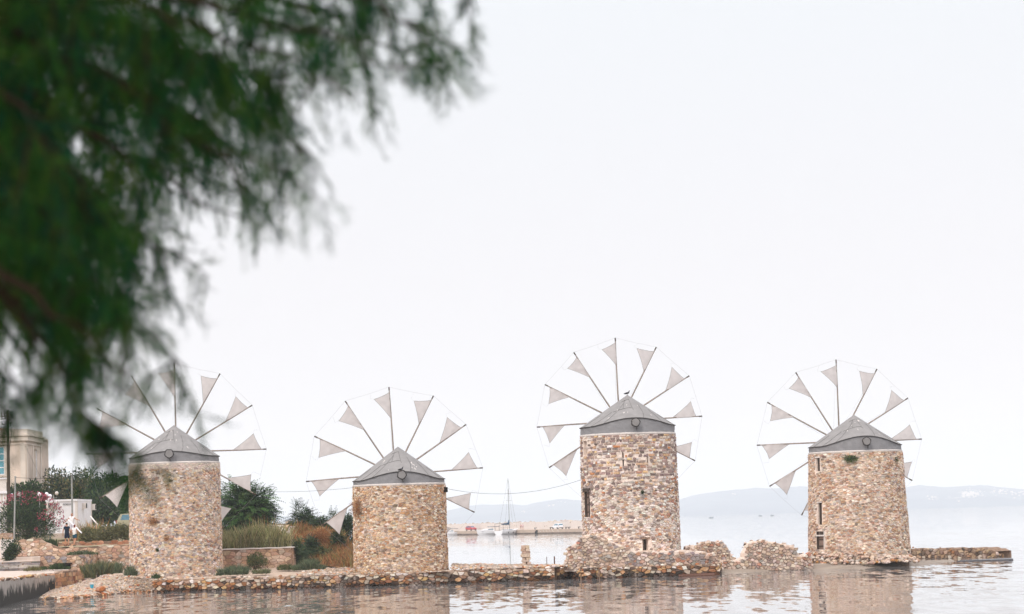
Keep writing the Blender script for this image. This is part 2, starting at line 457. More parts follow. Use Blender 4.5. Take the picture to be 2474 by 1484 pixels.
# ================================================================== THE SETTING
# ---- sea: one sheet to the horizon
def sea():
    m = bpy.data.materials.new('sea_water'); m.use_nodes = True; t = m.node_tree; b = t.nodes['Principled BSDF']
    b.inputs['Base Color'].default_value = (.22, .205, .20, 1); b.inputs['Roughness'].default_value = .03
    b.inputs['IOR'].default_value = 1.333; b.inputs['Specular IOR Level'].default_value = .5
    g = t.nodes.new('ShaderNodeNewGeometry')
    def field(sx, sy, det, ax, ay, rot=0, gate=None):
        mp = t.nodes.new('ShaderNodeMapping'); mp.inputs['Scale'].default_value = (sx, sy, 1); mp.inputs['Rotation'].default_value = (0, 0, R(rot))
        t.links.new(g.outputs['Position'], mp.inputs[0])
        n = t.nodes.new('ShaderNodeTexNoise'); n.inputs['Scale'].default_value = 1.0; n.inputs['Detail'].default_value = det; n.inputs['Roughness'].default_value = .6
        t.links.new(mp.outputs[0], n.inputs['Vector'])
        v = t.nodes.new('ShaderNodeVectorMath'); v.operation = 'SUBTRACT'; v.inputs[1].default_value = (.5, .5, .5); t.links.new(n.outputs['Color'], v.inputs[0])
        k = t.nodes.new('ShaderNodeVectorMath'); k.operation = 'MULTIPLY'; k.inputs[1].default_value = (ax, ay, 0); t.links.new(v.outputs[0], k.inputs[0])
        if gate is not None:
            q = t.nodes.new('ShaderNodeVectorMath'); q.operation = 'SCALE'; t.links.new(k.outputs[0], q.inputs[0]); t.links.new(gate, q.inputs['Scale']); return q
        return k
    # calm and ruffled bands lie across the bay
    mp = t.nodes.new('ShaderNodeMapping'); mp.inputs['Scale'].default_value = (.06, .022, 1); t.links.new(g.outputs['Position'], mp.inputs[0])
    n = t.nodes.new('ShaderNodeTexNoise'); n.inputs['Scale'].default_value = 1; n.inputs['Detail'].default_value = 4; t.links.new(mp.outputs[0], n.inputs['Vector'])
    r = t.nodes.new('ShaderNodeMapRange'); r.inputs['From Min'].default_value = .38; r.inputs['From Max'].default_value = .62
    r.inputs['To Min'].default_value = .3; r.inputs['To Max'].default_value = 1.0; t.links.new(n.outputs['Fac'], r.inputs['Value'])
    f1 = field(1.1, .30, 2, *WAVE1, 0, r.outputs[0]); f2 = field(3.5, 1.1, 2, *WAVE2, 5, r.outputs[0])
    a = t.nodes.new('ShaderNodeVectorMath'); a.operation = 'ADD'; t.links.new(f1.outputs[0], a.inputs[0]); t.links.new(f2.outputs[0], a.inputs[1])
    c = t.nodes.new('ShaderNodeVectorMath'); c.operation = 'ADD'; c.inputs[1].default_value = (0, 0, 1); t.links.new(a.outputs[0], c.inputs[0])
    d = t.nodes.new('ShaderNodeVectorMath'); d.operation = 'NORMALIZE'; t.links.new(c.outputs[0], d.inputs[0]); t.links.new(d.outputs[0], b.inputs['Normal'])
    mb = MB(); S = 30000
    mb.add([(-S, -3000, 0), (S, -3000, 0), (S, 30000, 0), (-S, 30000, 0)], [(0, 1, 2, 3)])
    mb.build('sea', m, kind='structure')
WAVE1, WAVE2 = (.07, .15), (.025, .05)

sea()

# ---- haze
def haze():
    m = bpy.data.materials.new('haze_air'); m.use_nodes = True; t = m.node_tree
    t.nodes.remove(t.nodes['Principled BSDF'])
    v = t.nodes.new('ShaderNodeVolumePrincipled'); v.inputs['Color'].default_value = (.972, .985, 1, 1)
    v.inputs['Density'].default_value = HAZE_D; v.inputs['Anisotropy'].default_value = 0
    t.links.new(v.outputs[0], t.nodes['Material Output'].inputs['Volume'])
    mb = MB(); mb.box((0, 12000, 129.5), (60000, 33000, 265))
    o = mb.build('haze', m, kind='stuff')
HAZE_D = 0.00018
haze()

# ---- hills across the strait
def hills():
    crest = [(-900, 1235), (-300, 1225), (300, 1232), (700, 1248), (1000, 1247), (1080, 1234), (1125, 1225), (1168, 1220), (1205, 1219), (1230, 1217.5), (1250, 1220.5), (1264, 1222.5),
             (1285, 1217), (1308, 1212), (1351, 1205), (1404, 1209), (1470, 1216), (1560, 1216), (1638, 1208.5), (1670, 1197), (1744, 1186), (1829, 1179.5),
             (1868, 1180), (1930, 1175), (1954, 1179), (2060, 1186), (2130, 1184), (2191, 1176.5), (2219, 1171.7), (2276, 1178.3), (2336, 1173.6),
             (2383, 1174.5), (2473, 1182), (2700, 1196), (3000, 1180), (3400, 1215), (3900, 1245)]
    Yc = 8800; mb = MB(); rows = 9; vs = []
    px = np.arange(-900, 3901, 12); py = np.interp(px, [c[0] for c in crest], [c[1] for c in crest])
    n = len(px)
    for j in range(rows):
        k = j / (rows - 1)
        for i in range(n):
            Y = Yc - 1600 * (1 - k)
            q = P(px[i], py[i], Yc); hz = max(q.z, 2)
            s = math.sin(k * math.pi / 2) ** 1.25
            nz = noise.noise(Vector((px[i] * .012, k * 2.6, 3))) * 24 * math.sin(k * math.pi) + (noise.noise(Vector((px[i] * .05, k * 5, 7))) * 7 * math.sin(k * math.pi))
            x = q.x * Y / Yc
            z = -6 if j == 0 else hz * s + nz * (hz / 110)
            if j == rows - 1: z = hz + noise.noise(Vector((px[i] * .07, 0, 1))) * 1.6
            vs.append((x, Y, z))
    for i in range(n): vs.append((vs[(rows - 1) * n + i][0] * 1.1, Yc + 1500, -6))
    fs = [(j * n + i, j * n + i + 1, (j + 1) * n + i + 1, (j + 1) * n + i) for j in range(rows) for i in range(n - 1)]
    mb.add(vs, fs)
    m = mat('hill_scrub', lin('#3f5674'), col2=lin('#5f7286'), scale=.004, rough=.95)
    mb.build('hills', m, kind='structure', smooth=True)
    # pale villages scattered on the slope
    rnd = random.Random(5); v = MB()
    from bisect import bisect
    def surf(pxx, pyy):
        best = None
        for s in range(60):
            Y = Yc - 1600 + 1600 * s / 59
            k = s / 59; q = P(pxx, pyy, Y)
            hy = np.interp(pxx, px, py); hz = P(pxx, hy, Yc).z
            z = hz * math.sin(k * math.pi / 2) ** 1.25
            if z >= q.z: return Vector((q.x, Y, q.z))
        return None
    spots = []
    for _ in range(260):
        t = rnd.betavariate(2, 2); spots.append((2250 + t * 150 + rnd.gauss(0, 14), 1208 - t * 22 + rnd.gauss(0, 4)))
    for _ in range(26): spots.append((2390 + rnd.uniform(0, 90), 1192 + rnd.gauss(0, 5)))
    for x0, y0, k in ((1330, 1223, 4), (1357, 1214, 5), (1262, 1237, 3), (1385, 1213, 3), (1770, 1195, 3), (1960, 1205, 3)):
        for _ in range(k): spots.append((x0 + rnd.gauss(0, 4), y0 + rnd.gauss(0, .8)))
    for a, b in spots:
        q = surf(a, b)
        if q: v.box((q.x, q.y - 4, q.z + 2), (rnd.uniform(3, 7), 6, rnd.uniform(2.5, 4.5)), rnd.uniform(-.3, .3))
    tag(v.build('village_houses', mat('village_wall', lin('#e8ddd8'), var=.1, scale=.05), kind='stuff'), 'pale village houses scattered over the far hillside', 'houses')
hills()

# ---- land
def slab(name, pts, zb, m, kind='structure'):
    mb = MB(); n = len(pts)
    vs = [tuple(p) for p in pts] + [(p[0], p[1], zb) for p in pts]
    mb.add(vs, [tuple(range(n)), tuple(reversed(range(n, 2 * n)))] + [(i, i + n, (i + 1) % n + n, (i + 1) % n) for i in range(n)])
    return mb.build(name, m, kind=kind)
def sheet(name, a, b, nu, nv, m, rough=.05, seed=0, kind='structure', bulge=0):
    """ground between the polyline a (near) and the polyline b (far)"""
    def at(pl, t):
        L = [0]; pl = [Vector(p) for p in pl]
        if len(a) == len(b):
            i = min(int(t * (len(pl) - 1)), len(pl) - 2); return pl[i].lerp(pl[i + 1], t * (len(pl) - 1) - i)
        for i in range(len(pl) - 1): L.append(L[-1] + (pl[i + 1] - pl[i]).length)
        s = t * L[-1]
        for i in range(len(pl) - 1):
            if s <= L[i + 1] + 1e-6: return pl[i].lerp(pl[i + 1], (s - L[i]) / max(1e-6, L[i + 1] - L[i]))
        return pl[-1]
    mb = MB(); vs = []
    for j in range(nv + 1):
        for i in range(nu + 1):
            p = at(a, i / nu).lerp(at(b, i / nu), j / nv)
            z = noise.noise(Vector((p.x * .9, p.y * .9, seed))) * rough + noise.noise(Vector((p.x * 3, p.y * 3, seed))) * rough * .4
            p.z += z + bulge * math.sin(math.pi * j / nv); vs.append(p)
    fs = [(j * (nu + 1) + i, j * (nu + 1) + i + 1, (j + 1) * (nu + 1) + i + 1, (j + 1) * (nu + 1) + i) for j in range(nv) for i in range(nu)]
    mb.add(vs, fs); return mb.build(name, m, kind=kind, smooth=True)

slab('near_bank', [(-14, -12, 2.2), (10, -12, 2.2), (10, 11, 2.2), (-14, 11, 2.2)], -1, M['path'])
QF = [G(372, 1431), G(600, 1425.5), G(950, 1415), G(1200, 1406.5), G(1340, 1402)]      # foot of the quay wall
QZ = .76
def up(p, z): return Vector((p.x, p.y, z))
# quay ground behind the wall, rising to the retaining wall
sheet('quay_ground', [PX(206, 170, .6), PX(262, 159.6, 1.05), PX(300, 154.0, 1.0), PX(345, 153.1, .92)] + [up(p, QZ) + Vector((0, .5, 0)) for p in QF[:3]] + [PX(1085, 150, QZ)],
      [PX(204, 173.4, 1.2), PX(420, 173, 1.3), PX(534, 163, 1.35), PX(720, 164, 1.15), PX(1040, 166, .8), PX(1092, 166, .2)], 90, 14, M['gravel'], .05, 1)
sheet('quay_bank', [up(QF[2], QZ) + Vector((0, .5, 0)), up(QF[3], QZ) + Vector((0, .5, 0)), up(QF[4], QZ) + Vector((0, .5, 0))],
      [PX(1060, 158, -.3), PX(1180, 158, -.3), PX(1300, 157, -.3), PX(1372, 157, -.3)], 60, 8, M['gravel'], .08, 2, bulge=.45)
slab('quay_core', [up(QF[0], .6) + Vector((1.2, 2.2, 0)), up(QF[2], .6) + Vector((0, .8, 0)), PX(1088, 151, .6), PX(1088, 164, .6), PX(1060, 168, .6), PX(700, 172, .6), PX(300, 172, .6), PX(380, 158, .6)], -.6, M['mortar_dark'])
# pebble beach on the left
BA = [G(96, 1449), G(178, 1445.5), G(222, 1442), G(300, 1432.5), G(345, 1430.5), G(376, 1430)]
BB = [PX(119, 158.5, .12), PX(203, 168, .55), PX(262, 160, 1.08), PX(300, 154.4, 1.02), PX(345, 153.3, .95), PX(380, 153.0, .80)]
sheet('pebble_beach', [p + Vector((0, -.45, -.14)) for p in BA], BB, 70, 24, mat('beach_shingle', lin('#a98d78'), col2=lin('#d9c8bb'), scale=9, bump=.05, bscale=12), .09, 3)
# upper ground behind the terraces
UZ = 2.9
sheet('upper_ground', [PX(-260, 173.6, UZ), PX(237, 173.6, UZ), PX(430, 173.6, UZ), PX(440, 162.5, 2.35), PX(716, 162.5, 2.38)],
      [PX(-260, 330, 5.2), PX(100, 330, 5.0), PX(300, 330, 4.6), PX(420, 330, 4.2), PX(560, 330, 3.7)], 70, 30, mat('dry_ground', lin('#7b7150'), col2=lin('#a8957a'), scale=.6, bump=.03), .1, 4)
slab('upper_core', [PX(-260, 174, 2.6), PX(430, 174, 2.6), PX(500, 240, 2.6), PX(-260, 300, 2.6)], -.5, M['gravel'])
slab('upper_bank', [PX(432, 163, 2.0), PX(714, 163, 2.0), PX(700, 178, 2.0), PX(440, 178, 2.0)], -.5, M['gravel'])
# lower terrace floor, ramp and stepped ledge at the far left
slab('lower_terrace', [PX(-60, 131, 1.5), PX(-8, 130.5, 1.42), PX(108, 159, 1.22), PX(195, 168, 1.38), PX(200, 168.2, 1.4), PX(100, 168.3, 1.5), PX(-60, 168.3, 1.5)], -.5, M['path'])
slab('middle_terrace', [PX(100, 168.3, 2.3), PX(204, 168.3, 2.3), PX(238, 173.2, 2.3), PX(238, 174, 2.3), PX(-80, 174, 2.3), PX(-80, 171, 2.3)], -.5, M['path'])
slab('ramp', [PX(-60, 168.4, 1.98), PX(100, 168.4, 2.06), PX(112, 171, 2.33), PX(-60, 171, 2.25)], -.5, M['path'])

# sand spit by the fourth mill
SA = [G(1700, 1392, -.08), G(1800, 1386, -.06), G(1900, 1379.5, -.05), G(2075, 1376, -.04), G(2195, 1367, -.03), G(2310, 1357, -.02)]
SB = [PX(1700, 158, .34), PX(1822, 158.6, .36), PX(1930, 158.8, .38), PX(2075, 159.2, .4), PX(2190, 161.5, .3), PX(2300, 172, .05)]
sheet('sand_spit', SA, SB, 80, 10, mat('wet_sand', lin('#85776c'), col2=lin('#a39385'), scale=.9, bump=.015, bscale=20, rough=.75, stretch=(.4, 2, 1), spec=.2), .03, 6)
slab('spit_core', [PX(1730, 158.6, .3), PX(1930, 158.9, .3), PX(2075, 159.3, .3), PX(2195, 161, .3), PX(2200, 170, .2), PX(1720, 163, .2)], -.5, M['mortar_dark'])

# ================================================================== WINDMILLS
def rects(W, H, rows, wlo, whi, seed=1):
    rnd = random.Random(seed); o = []; v = 0; hs = [rnd.uniform(.8, 1.2) for _ in range(rows)]; s = H / sum(hs)
    for h in hs:
        h *= s; u = -rnd.uniform(0, wlo)
        while u < W:
            w_ = rnd.uniform(wlo, whi); a, b = max(u, 0), min(u + w_, W)
            if b - a > .06:
                j = lambda: rnd.uniform(-.02, .02)
                n = np.array([(a + j(), v + j()), ((a + b) / 2, v + j()), (b + j(), v + j()), (b + j(), v + h + j()), ((a + b) / 2, v + h + j()), (a + j(), v + h + j())])
                o.append(((a + b) / 2, v + h / 2, n, (b - a) * h))
            u += w_
        v += h
    return o
PAL_A = pal(('#e2cdb9', 26), ('#cfae90', 20), ('#d8b083', 14), ('#b98c68', 8), ('#b1a49f', 12), ('#948683', 8), ('#7b625a', 5), ('#a8643f', 5), ('#efe4da', 10), ('#54423a', 3), to='#dcc5b6', k=0.25)
PAL_B = pal(('#d6b594', 24), ('#c0946a', 18), ('#e0c8b0', 16), ('#b1784c', 10), ('#a5968c', 8), ('#8b6f62', 6), ('#8a5436', 7), ('#f0e3d3', 10), ('#5d4637', 4), ('#c4b6aa', 6), to='#dabd9f', k=0.24)
PAL_C_TOP = pal(('#8f7670', 30), ('#7d6a66', 22), ('#a58a80', 16), ('#c09a78', 10), ('#ddb884', 6), ('#c27e4e', 5), ('#cfc4bd', 8), ('#5e4c47', 6), to='#c9b1a4', k=.08)
PAL_C_LOW = pal(('#e3d3c6', 30), ('#d4c5bb', 18), ('#cfae90', 14), ('#b98c68', 9), ('#a89a96', 8), ('#82695f', 8), ('#a5623e', 7), ('#f1e8e0', 12), ('#5b463c', 3), to='#e0cec1', k=0.2)
PAL_D = pal(('#dcc0a8', 24), ('#c99f7c', 16), ('#e0c6ae', 12), ('#b4835a', 9), ('#a1633f', 8), ('#7f5645', 6), ('#ab9f9a', 8), ('#eee0d2', 12), ('#563c31', 4), ('#c9bab0', 8), to='#e0c8b4', k=0.27)

def mill(idx, px_c, Yc, D0, D1, py_base_z, py_top, z_apex_px, apex_px, disc_px, rotor_px, rot_r, off, band_px, pk_px, palf, label, openings=(),
         H_split=None, rmin=.10, rmax=.5, gapf=.022, k=1.55, stone_power=3.4, rfun=None, proud=.055, courses=None):
    zb = py_base_z; zt = ZY(px_c, py_top, Yc - D1 / 2)
    c = PX(px_c, Yc, (zb + zt) / 2); cx_, cy_ = c.x, Yc
    R0, R1 = D0 / 2, D1 / 2; H = zt - zb
    root = thing('windmill', (cx_, cy_, zb), label, 'windmill', 'four stone windmills in a row along the shore')
    Rm = (R0 + R1) / 2; W = 2 * math.pi * Rm
    def fmap(u, v, d):
        th = (u - W / 2) / Rm; r = R0 + (R1 - R0) * v / H + d + .045 * noise.noise(Vector((math.sin(th) * 2.6, math.cos(th) * 2.6, v * .8 + idx * 7))) + .02 * noise.noise(Vector((math.sin(th) * 9, math.cos(th) * 9, v * 3 + idx)))
        return (cx_ + r * math.sin(th), cy_ - r * math.cos(th), zb + v)
    # openings: (azimuth in radians from the front, half width m, z0, z1, kind)
    ops = []
    for (az, hw, z0, z1, kd) in openings:
        u = W / 2 + az * Rm; ops.append((u - hw, u + hw, z0 - zb, z1 - zb, kd, az))
    # mortar body with real holes
    us = set(np.linspace(0, W, 97)); vs_ = set(np.linspace(0, H, 40))
    for o in ops:
        us |= {o[0], o[1]}; vs_ |= {o[2], o[3]}
    us = sorted(us); vs_ = sorted(vs_)
    mb = MB(); vv = []; ff = []; nu = len(us)
    for v in vs_:
        for u in us:
            d = noise.noise(Vector((u * 2.5, v * 2.5, idx))) * .02 - .012
            vv.append(fmap(u, v, d))
    for j in range(len(vs_) - 1):
        for i in range(nu - 1):
            um, vm = (us[i] + us[i + 1]) / 2, (vs_[j] + vs_[j + 1]) / 2
            if any(o[0] < um < o[1] and o[2] < vm < o[3] for o in ops): continue
            ff.append((j * nu + i, j * nu + i + 1, (j + 1) * nu + i + 1, (j + 1) * nu + i))
    mb.add(vv, ff)
    for o in ops:       # reveals and back
        dp = -.5 if o[4] != 'niche' else -.22
        a = [fmap(u, v, .0) for u, v in ((o[0], o[2]), (o[1], o[2]), (o[1], o[3]), (o[0], o[3]))]
        b = [fmap(u, v, dp) for u, v in ((o[0], o[2]), (o[1], o[2]), (o[1], o[3]), (o[0], o[3]))]
        mb.add(a + b, [(0, 1, 5, 4), (1, 2, 6, 5), (2, 3, 7, 6), (3, 0, 4, 7)])
        bk = MB(); bk.add([fmap(u, v, dp + .01) for u, v in ((o[0] - .05, o[2] - .05), (o[1] + .05, o[2] - .05), (o[1] + .05, o[3] + .05), (o[0] - .05, o[3] + .05))], [(0, 1, 2, 3)])
        bk.build('opening', M['dark'] if o[4] != 'niche' else M['mortar_dark'], root)
        def bar(u0, u1, v0, v1, d0, d1, name, m):
            q = MB(); p = [fmap(u, v, d) for d in (d0, d1) for u, v in ((u0, v0), (u1, v0), (u1, v1), (u0, v1))]
            q.add(p, [(0, 1, 2, 3), (7, 6, 5, 4), (0, 4, 5, 1), (1, 5, 6, 2), (2, 6, 7, 3), (3, 7, 4, 0)]); return q.build(name, m, root)
        if o[4] in ('shutter', 'door'):
            n = 4; w_ = (o[1] - o[0] - .08) / n; v1 = o[3] - .04 if o[4] == 'shutter' else o[2] + (o[3] - o[2]) * .72
            for q in range(n): bar(o[0] + .04 + q * w_ + .008, o[0] + .04 + (q + 1) * w_ - .008, o[2] + .03, v1, -.16, -.12, 'plank', M['wood_brown'])
            for vv_ in ((.2, .5, .8) if o[4] == 'shutter' else (.25, .75)):
                y = o[2] + (v1 - o[2]) * vv_; bar(o[0] + .06, o[1] - .06, y - .04, y + .04, -.115, -.085, 'batten', M['wood_dark'])
            bar(o[0] - .02, o[0] + .04, o[2], o[3], -.12, .03, 'frame', M['wood_dark']); bar(o[1] - .04, o[1] + .02, o[2], o[3], -.12, .03, 'frame', M['cap'] if o[4] == 'door' else M['wood_dark'])
            if o[4] == 'door': bar(o[0] - .03, o[1] + .03, v1 + .01, v1 + .1, -.1, .05, 'lintel', M['cap'])
            else: bar(o[0] - .1, o[1] + .1, o[3] + .01, o[3] + .22, -.1, .12, 'lintel', M['wood_dark'])
        if o[4] == 'slot':
            bar(o[0] - .08, o[1] + .08, o[3] + .01, o[3] + .09, -.1, .05, 'lintel', M['cap'])
            bar(o[0] + .03, o[0] + .13, o[2], o[3], -.3, -.1, 'frame', M['wood_dark'])
        if o[4] == 'window':
            bar(o[0] - .1, o[1] + .1, o[3] + .01, o[3] + .12, -.1, .07, 'lintel', M['mortar_dark'])
            bar(o[0] + .12, o[0] + .17, o[2], o[3], -.3, -.24, 'frame', M['wood'])
    body = mb.build('tower_wall', M['mortar'], root)
    # stones
    cl = cells(W, H, rmin, rmax, k, True, 11 + idx, stone_power, rfun)
    if courses:                      # the upper part is laid in rough courses of flat stones
        lim = lambda x: courses + .5 * noise.noise(Vector((math.sin(x / Rm) * 3, math.cos(x / Rm) * 3, 5)))
        cl = [c_ for c_ in cl if c_[1] < lim(c_[0]) - .05]; Ht = H - courses + .6; y0 = courses - .6; rr_ = random.Random(88)
        for (x, y, a_, ar) in rects(W, Ht, int(Ht / .165), .13, .5, 41):
            yy = y + y0
            if yy < lim(x) or rr_.random() < .05: continue
            a2 = a_ + np.array([0, y0]); sh = rr_.uniform(-.02, .02); cn = np.array([x, yy]); sq = rr_.uniform(.8, 1)
            a2 = cn + (a2 - cn) * np.array([1, sq]) + np.array([0, sh]); cl.append((x, yy + sh, a2, ar))
    def keep(x, y, a):
        if abs(y - H) < .02: return False
        for o in ops:
            if o[0] - .02 < x < o[1] + .02 and o[2] - .02 < y < o[3] + .02: return False
            for q in a:
                if o[0] < q[0] < o[1] and o[2] < q[1] < o[3]: return False
        return True
    def score(x, y):
        return max(0.0, math.cos((x - W / 2) / Rm)) - .12
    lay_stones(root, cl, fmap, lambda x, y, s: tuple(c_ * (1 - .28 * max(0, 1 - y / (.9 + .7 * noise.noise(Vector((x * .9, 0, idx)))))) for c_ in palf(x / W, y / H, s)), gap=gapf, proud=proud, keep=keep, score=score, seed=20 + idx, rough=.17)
    # white render course, roof
    b = MB(); n = 64
    pr = [(R1 - .3, zt - .005), (R1 + .03, zt - .005), (R1 + .05, zt + .07), (R1 - .02, zt + .12), (R1 - .3, zt + .12)]
    b.lathe((cx_, cy_, 0), pr, n); b.build('capping', M['cap'], root, smooth=False)
    # shaft from the disc at the front to the rotor behind
    Ydisc = Yc - R1 - .12; Yr = Yc + R1 + 1.1
    Dp = P(disc_px[0], disc_px[1], Ydisc); Cp = P(rotor_px[0], rotor_px[1], Yr)
    ax = (Cp - Dp).normalized()
    az_f = math.atan2(Dp.x - cx_, -(Dp.y - cy_)); az_b = math.atan2(Cp.x - cx_, -(Cp.y - cy_))
    Rr = R1 + .0; zb0 = zt + .1
    e0 = ZY(px_c, band_px, Yc); e1 = ZY(disc_px[0], pk_px, Yc - R1)
    za = ZY(apex_px, z_apex_px, Yc); xa = PX(apex_px, Yc, za).x
    def eave(th):
        k_ = 0
        for a_ in (az_f, az_b):
            d = (th - a_ + math.pi) % (2 * math.pi) - math.pi
            k_ = max(k_, (math.cos(min(abs(d) / 1.05, 1) * math.pi) * .5 + .5) ** .9)
        return e0 + (e1 - e0) * k_ 
    NT = 96; rings = 9; rv_ = []; rf = []
    for j in range(rings + 1):
        t = j / rings
        for i in range(NT):
            th = 2 * math.pi * i / NT; ez = eave(th)
            x = cx_ + (Rr + .03) * math.sin(th) * (1 - t) + (xa - cx_) * t; y = cy_ - (Rr + .03) * math.cos(th) * (1 - t)
            z = ez + (za - ez) * t - .05 * math.sin(math.pi * t) * (ez - e0) / max(.01, e1 - e0) * .5
            rv_.append((x, y, z))
    for j in range(rings):
        for i in range(NT):
            a, b_ = j * NT + i, j * NT + (i + 1) % NT
            rf.append((a, b_, b_ + NT, a + NT))
    rm = MB(); rm.add(rv_, rf); rm.build('roof', M['canvas'], root, smooth=True)
    bd = MB(); vs2 = []
    for j in range(7):
        for i in range(NT):
            th = 2 * math.pi * i / NT; ez = eave(th) - .01; t = j / 6
            wr = .02 * noise.noise(Vector((th * 5, t * 3, idx))) + .012 * math.sin(th * 23 + 5 * t)
            r = Rr - .02 + wr
            vs2.append((cx_ + r * math.sin(th), cy_ - r * math.cos(th), zb0 + (ez - zb0) * t))
    fs2 = [(j * NT + i, j * NT + (i + 1) % NT, (j + 1) * NT + (i + 1) % NT, (j + 1) * NT + i) for j in range(6) for i in range(NT)]
    bd.add(vs2, fs2); bd.build('roof_band', M['canvas_band'], root, smooth=True)
    # eave hem and seams
    hem = MB(); pts = []
    for i in range(NT + 1):
        th = 2 * math.pi * i / NT; pts.append((cx_ + (Rr + .035) * math.sin(th), cy_ - (Rr + .035) * math.cos(th), eave(th)))
    hem.tube(pts, .022, 5, cap=False); hem.build('hem', M['seam'], root)
    rnd = random.Random(100 + idx)
    def rp(th, t, lift=.012):
        ez = eave(th); x = cx_ + (Rr + .03) * math.sin(th) * (1 - t) + (xa - cx_) * t; y = cy_ - (Rr + .03) * math.cos(th) * (1 - t)
        z = ez + (za - ez) * t - .05 * math.sin(math.pi * t) * (ez - e0) / max(.01, e1 - e0) * .5
        return Vector((x, y, z + lift))
    for th0, th1, t0, t1 in ((-.9, -.62, .0, .42), (-.55, -.28, .0, .66), (-.2, -.3, .45, .8), (.3, .55, .0, .62), (.75, .95, .0, .5), (-1.2, -1.1, 0, .35), (.15, .1, .35, .8), (1.2, 1.2, 0, .35)):
        s = MB(); s.tube([rp(th0 + (th1 - th0) * q + rnd.uniform(-.01, .01), t0 + (t1 - t0) * q) for q in np.linspace(0, 1, 8)], .0075, 4); s.build('seam', M['seam'], root)
    for t0 in (.45, .8):
        s = MB(); s.tube([rp(th, t0 - .1 * abs(th)) for th in np.linspace(-.55, .12, 8)], .008, 4); s.build('seam', M['seam'], root)
    for _ in range(8):           # pale streaks left by birds
        th, t = rnd.uniform(-.7, .7), rnd.uniform(.1, .85); l = rnd.uniform(.03, .08)
        s = MB(); a, b_ = rp(th, t, .01), rp(th + rnd.uniform(-.03, .03), max(0, t - l), .01)
        sd = Vector((rnd.uniform(.015, .03), 0, 0)); s.add([a - sd, b_ - sd * .5, b_ + sd * .5, a + sd], [(0, 1, 2, 3)]); s.build('streak', M['cap'], root)
    # axle
    a = MB(); f = Dp - ax * .25
    a.tube([f, Cp + ax * .5], .21, 14); a.build('axle', M['wood'], root)
    a = MB(); a.tube([f - ax * .05, f - ax * .001], .235, 16); a.build('axle_end', M['canvas'], root)
    a = MB(); rr = []
    xd = ax.cross(Vector((0, 0, 1))).normalized(); yd = ax.cross(xd)
    for i in range(25):
        q = 2 * math.pi * i / 24; rr.append(f + ax * .03 + (xd * math.cos(q) + yd * math.sin(q)) * (.27 + .02 * math.sin(5 * q + idx)))
    a.tube(rr, .035, 6, cap=False)
    dn = f + ax * .03 - Vector((0, 0, .27)); a.tube([dn + Vector((.02, 0, 0)), dn + Vector((.06, 0, -.12)), dn + Vector((.05, 0, -.24))], [.03, .045, .01], 5)
    a.build('axle_collar', M['dark'] if False else M['seam'], root)
    # rotor
    Rm_ = rot_r * Yr / F
    ux = Vector((1, 0, 0)); ux = (ux - ax * ux.dot(ax)).normalized(); uz = ax.cross(ux) * -1
    if uz.z < 0: uz = -uz
    tips = []
    for kk in range(12):
        an = R(30 * kk + off + rnd.uniform(-.6, .6))       # clockwise from the top
        d = ux * math.sin(an) + uz * math.cos(an); ccw = -ux * math.cos(an) + uz * math.sin(an)
        L = Rm_ * rnd.uniform(.985, 1.015); tip = Cp + d * L; tips.append(tip)
        sp = MB(); b1 = rnd.uniform(-.03, .03)
        sp.tube([Cp, Cp + d * L * .35 + ccw * b1, Cp + d * L * .7 + ccw * b1, tip], [.058, .052, .044, .034], 7); spk = sp.build('spar', M['wood'], root)
        tp = MB(); tp.tube([tip - d * .22, tip], [.045, .045], 7); tp.build('spar_tip', M['wood_dark'], root)
        # triangular sail, tied along the spar, free corner pulled back
        A = Cp + d * L * rnd.uniform(.925, .945); B = Cp + d * L * rnd.uniform(.60, .67)
        C_ = Cp + d * L * rnd.uniform(.845, .895) + ccw * L * rnd.uniform(.165, .205)
        n = 8; grid = {}; vs3 = []; fs3 = []
        for i in range(n + 1):
            for j in range(n + 1 - i):
                u, v = i / n, j / n; w_ = 1 - u - v
                q = A * w_ + B * u + C_ * v
                cen = (A + B + C_) / 3
                q = q + (cen - q) * .30 * (u * w_ * .25 + v * w_ * .9 + u * v * .9)     # hollow edges
                q = q - ax * (.22 * (u * v + v * w_ + u * w_) * 1.5 + .03 * math.sin(u * 17 + v * 9 + kk) + .03 * noise.noise(Vector((u * 6, v * 6, kk + idx * 20))))
                grid[(i, j)] = len(vs3); vs3.append(q)
        for i in range(n):
            for j in range(n - i):
                fs3.append((grid[(i, j)], grid[(i + 1, j)], grid[(i, j + 1)]))
                if j < n - i - 1: fs3.append((grid[(i + 1, j)], grid[(i + 1, j + 1)], grid[(i, j + 1)]))
        s = MB(); s.add(vs3, fs3); sl = s.build('sail', M['sail'], root, smooth=True)
        h = MB(); h.tube([vs3[grid[(0, j)]] for j in range(n + 1)], .013, 4); h.tube([vs3[grid[(n - j, j)]] for j in range(n + 1)], .013, 4); h.build('hem', M['rope'], sl)
        r_ = MB(); r_.tube([vs3[grid[(0, n)]], C_ + ccw * .25 + d * .05, Cp + (d * math.cos(R(13)) + ccw * math.sin(R(13))) * L * .955], .004, 4); r_.build('sheet_rope', M['rope'], root)
    for kk in range(12):
        a, b_ = tips[kk], tips[(kk + 1) % 12]; m_ = (a + b_) / 2 - Vector((0, 0, .03))
        q = MB(); q.tube([a, m_, b_], .0045, 4); q.build('rim_rope', M['rope'], root)
    fr = Cp + ax * 1.9
    q = MB(); q.tube([Cp + ax * .4, fr], [.09, .05], 8); q.build('bowsprit', M['wood'], root)
    for kk in range(12):
        q = MB(); q.tube([tips[kk], fr], .0035, 4, cap=False); q.build('stay_rope', M['rope'], root)
    return root, fmap, (cx_, cy_, R0, R1, zb, zt, W, Rm, H)

